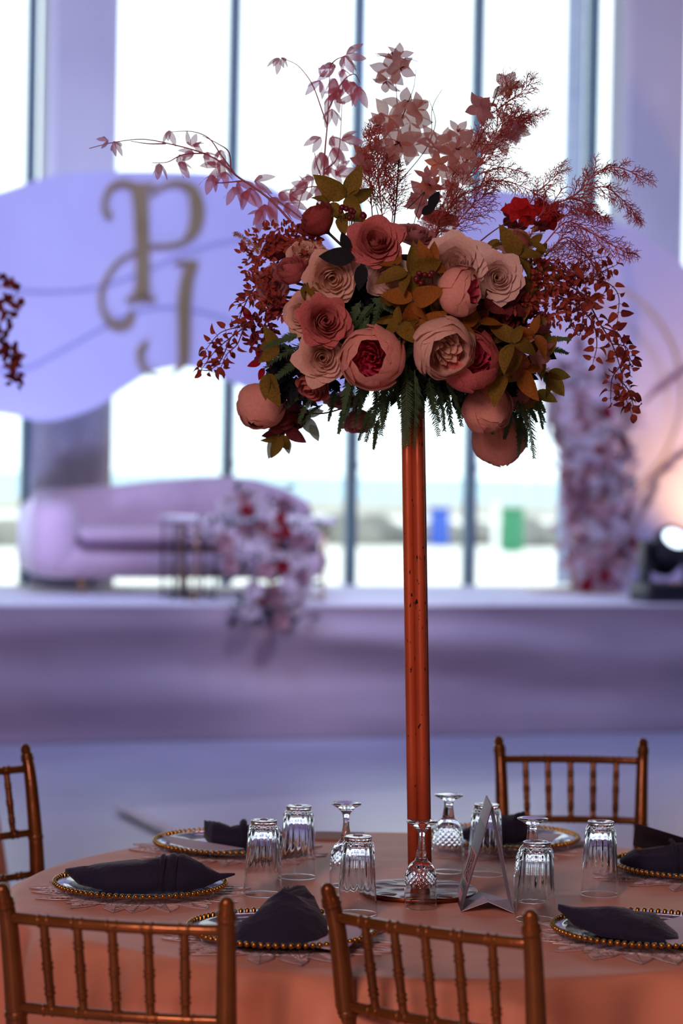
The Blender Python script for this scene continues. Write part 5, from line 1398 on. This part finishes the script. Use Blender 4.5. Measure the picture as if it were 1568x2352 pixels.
filigree([(990, 570), (1000, 520), (1040, 450)], 14, 56, 23, dy0=.0, dy1=.0)
filigree([(1130, 260), (1165, 235), (1200, 210), (1220, 185)], 12, 44, 6, dy0=.05, dy1=.06)
filigree([(1150, 290), (1190, 268), (1240, 262)], 10, 40, 7, dy0=.05, dy1=.06)
filigree([(1080, 440), (1130, 415), (1190, 425), (1240, 450)], 14, 42, 8, dy0=.03, dy1=.05)
filigree([(1100, 400), (1150, 385), (1200, 395)], 9, 34, 24, dy0=.04, dy1=.06)
filigree([(1210, 560), (1250, 480), (1310, 455), (1340, 430), (1370, 395), (1420, 385), (1480, 410)], 26, 48, 9, dy0=.0, dy1=.04, r=.0022, label='long russet twig reaching outward past the window pier')
filigree([(1340, 440), (1390, 430), (1440, 470), (1462, 500)], 14, 40, 10, dy0=.03, dy1=.04, droop=.3)
filigree([(1300, 455), (1340, 465), (1380, 500)], 10, 40, 11, dy0=.03, dy1=.04, droop=.3)
filigree([(1250, 560), (1300, 510), (1350, 530), (1400, 560), (1438, 580)], 20, 56, 12, dy0=-.02, dy1=.0, droop=.2)
filigree([(1250, 590), (1300, 545), (1340, 580), (1370, 620)], 18, 56, 13, dy0=-.03, dy1=-.01, droop=.3)
filigree([(1240, 600), (1280, 600), (1330, 640)], 12, 40, 14, dy0=-.03, dy1=-.02)
filigree([(1215, 470), (1235, 440), (1270, 410), (1290, 385)], 14, 36, 15, dy0=.04, dy1=.05)
filigree([(1290, 500), (1330, 480), (1385, 500)], 10, 42, 25, dy0=.0, dy1=.02, droop=.2)
# tan astilbe plumes
for k, (p, n_, s) in enumerate(((([(620, 590), (590, 570), (560, 548), (542, 538)]), 26, 13), (([(1190, 625), (1220, 600), (1260, 575), (1290, 565)]), 34, 20), (([(1200, 810), (1235, 835), (1260, 860)]), 30, 20), (([(1190, 560), (1215, 540), (1230, 525)]), 12, 10))):
    filigree(p, n_, s, 40 + k, 'astilbe', -.03, -.02, .0012, name='astilbe_plume', fork=2, twig_px=5)

# ferns
def frond(p0, d, L, seed, w=.30, droop=.5, parent=arr):
    q = random.Random(seed); P = []; p = p0.copy(); dd = Vector(d).normalized(); n_ = 15
    for i in range(n_ + 1):
        P.append(p.copy()); dd = (dd + Vector((0, 0, -droop / n_)) + Vector((q.gauss(0, .02), q.gauss(0, .02), 0))).normalized(); p += dd * L / n_
    b = MB(); b.tube(P, taper(len(P), .0013, .0004), 4)
    nrm = (TOCAM + Vector((q.gauss(0, .5), 0, q.gauss(0, .5)))).normalized()
    for i in range(2, n_ + 1):
        t = i / n_; dloc = (P[i] - P[i - 1]).normalized(); side = dloc.cross(nrm).normalized()
        for j in (0, .5):
            base = P[i - 1].lerp(P[i], j)
            for sg in (-1, 1):
                l = L * w * .8 * (1.05 - t * .75) * q.uniform(.7, 1.15) * min(1, t * 5)
                dn = (dloc * .75 + side * sg * .8 + nrm * q.uniform(-.35, .35)).normalized(); e = dn.cross(nrm).normalized() * .0011
                b.add([base - e, base + e, base + dn * l * .6 + e * 1.1, base + dn * l, base + dn * l * .6 - e * 1.1], [(0, 1, 2, 4), (4, 2, 3)])
    return b.build('fern_frond', mt['fern'], parent, ID, smooth=False)
FR = []
fq = random.Random(12)
for k in range(30):   # hanging skirt round the pole
    x = 800 + 245 * k / 29 + fq.uniform(-12, 12); y = 850 + fq.uniform(-25, 30) + 12 * abs(x - 930) / 130
    FR.append((x, y, -90 + (x - 925) * .12 + fq.uniform(-16, 16), fq.uniform(90, 150) * (1 - .25 * abs(x - 940) / 150), fq.uniform(-.10, .06)))
FR += [(935, 860, -92, 160, -.13), (952, 850, -88, 175, -.13), (985, 870, -80, 130, -.06), (1000, 880, -70, 110, -.03), (1050, 890, -75, 70, .0), (880, 900, -110, 120, -.02), (860, 930, -120, 90, .02), (870, 960, -100, 75, .05)]
FR += [(690, 770, 190, 90, .0), (700, 790, 200, 110, -.01), (690, 830, 205, 100, .0), (720, 900, 240, 80, .02), (740, 930, 215, 70, .04), (770, 880, 260, 90, .04), (670, 800, 170, 70, .02), (700, 900, 210, 60, .03), (800, 920, 250, 80, .03)]
FR += [(1200, 920, -80, 110, .05), (1215, 930, -86, 125, .0), (1195, 950, -95, 95, .02), (1230, 850, -30, 80, .03), (1240, 800, 5, 70, .02), (1250, 785, 20, 60, .02), (1180, 900, -60, 90, .04), (1210, 880, -50, 80, .05), (1170, 930, -100, 80, .05), (1225, 900, -70, 90, .04)]
for k in range(20):   # dark interior
    x = fq.uniform(800, 1000); y = fq.uniform(680, 790); FR.append((x, y, fq.uniform(-180, 20), fq.uniform(60, 110), .05))
for k in range(16): x = fq.uniform(1080, 1220); y = fq.uniform(860, 930); FR.append((x, y, fq.uniform(-120, -40), fq.uniform(60, 100), .08))
for i, (px, py, ang, L, dy) in enumerate(FR):
    a = R(ang); base = (depth(px, py) if py < 800 else depth(px, py) * .45)
    frond(at(px, py, YC + base + dy), (cos(a), fq.uniform(-.3, .2), sin(a)), px_m(L), i, .26 if L > 80 else .32, .45)
# thin dark tendril under the blooms
b = MB(); P = sm3(PXY([(690, 945), (735, 950), (780, 940), (815, 925), (828, 890)], -.02)); b.tube(P, .0016, 5); b.build('tendril', mt['twig'], arr, ID)

# ------------------------------------------------------------------ neighbouring table's arrangement, just reaching into view
YN = 7.0
XN = at(-215, 900, YN).x
cl2 = cl.copy(); register(cl2, None, Matrix.Translation(Vector((at(6, 1760, YN).x - TR - .11, YN, 0)))); props(cl2, 'cloth of the neighbouring table, its edge just showing behind the side chair', 'tablecloth')
arr2 = thing('flower_arrangement', Vector((XN, YN, 1.78)), 'out of focus flower arrangement at the picture edge with dark red trailing leaves', 'flower arrangement')
MB().lathe([(0, 0), (.115, 0), (.115, .01), (0, .01)], 32).build('base_plate', mt['slabrim'], arr2, Matrix.Translation((XN, YN, ZT)))
for ox, oy in ((-.012, -.012), (.012, -.012), (.012, .012), (-.012, .012)):
    MB().tube([(XN + ox, YN + oy, ZT + .01), (XN + ox, YN + oy, 1.78)], .0118, 12).build('stand_tube', mt['copper'], arr2, ID)
cb = MB(); cb.ball((0, 0, 0), 1, 16, 10, (.2, .2, .14)); cb.build('moss_core', mt['foam'], arr2, Matrix.Translation((XN, YN, 1.88)))
q = random.Random(77)
for i in range(26):
    a = i * 2.4; w = (i / 25) * 1.7 - .7; f = Vector((cos(a) * sqrt(max(.05, 1 - w * w * .8)), sin(a) * sqrt(max(.05, 1 - w * w * .8)), w)).normalized()
    kd, cm = (('rose', 'dusty'), ('rose', 'cream'), ('globe', 'peach'), ('rose', 'brick'))[i % 4]
    core, heart, pets, calyx, n_ = flower_mesh(kd, cm, None, i % 3)
    mesh_obj('rose' if kd == 'rose' else 'peony', core, arr2, toward(Vector((XN, YN, 1.88)) + Vector((f.x * .17, f.y * .17, f.z * .11)), f, .062))
def spray2(path, seed, n_, size, m):
    q = random.Random(seed); b = MB(); P = sm3([at(x, y, YN) for x, y in path], 6); b.tube(P, .0018, 4)
    ob = b.build('leaf_spray', mt['twig'], arr2, ID)
    for k in range(n_):
        f = k / n_ * (len(P) - 1); i = int(f); c = P[i].lerp(P[min(i + 1, len(P) - 1)], f - i) + Vector((q.gauss(0, .012), q.gauss(0, .015), q.gauss(0, .012)))
        d = Vector((q.gauss(0, 1), q.gauss(0, .5), q.gauss(-.3, .8))).normalized()
        mesh_obj('leaf', SL_[m if q.random() < .7 else 'maroon'], ob, leafM(c, d, TOCAM, size * YN / F * q.uniform(.8, 1.2), q.uniform(-.6, .6)))
spray2([(-150, 700), (-60, 640), (0, 640), (40, 655)], 1, 26, 20, 'rust')
spray2([(-140, 760), (-50, 680), (0, 700), (25, 720)], 2, 30, 26, 'rust')
spray2([(-120, 720), (-40, 700), (5, 760), (20, 810), (35, 850), (45, 875)], 3, 60, 19, 'maroon')
spray2([(-120, 760), (-40, 770), (10, 790), (35, 820), (30, 860)], 4, 36, 18, 'rust')
spray2([(-60, 700), (0, 690), (30, 690), (45, 660)], 5, 20, 18, 'rust')
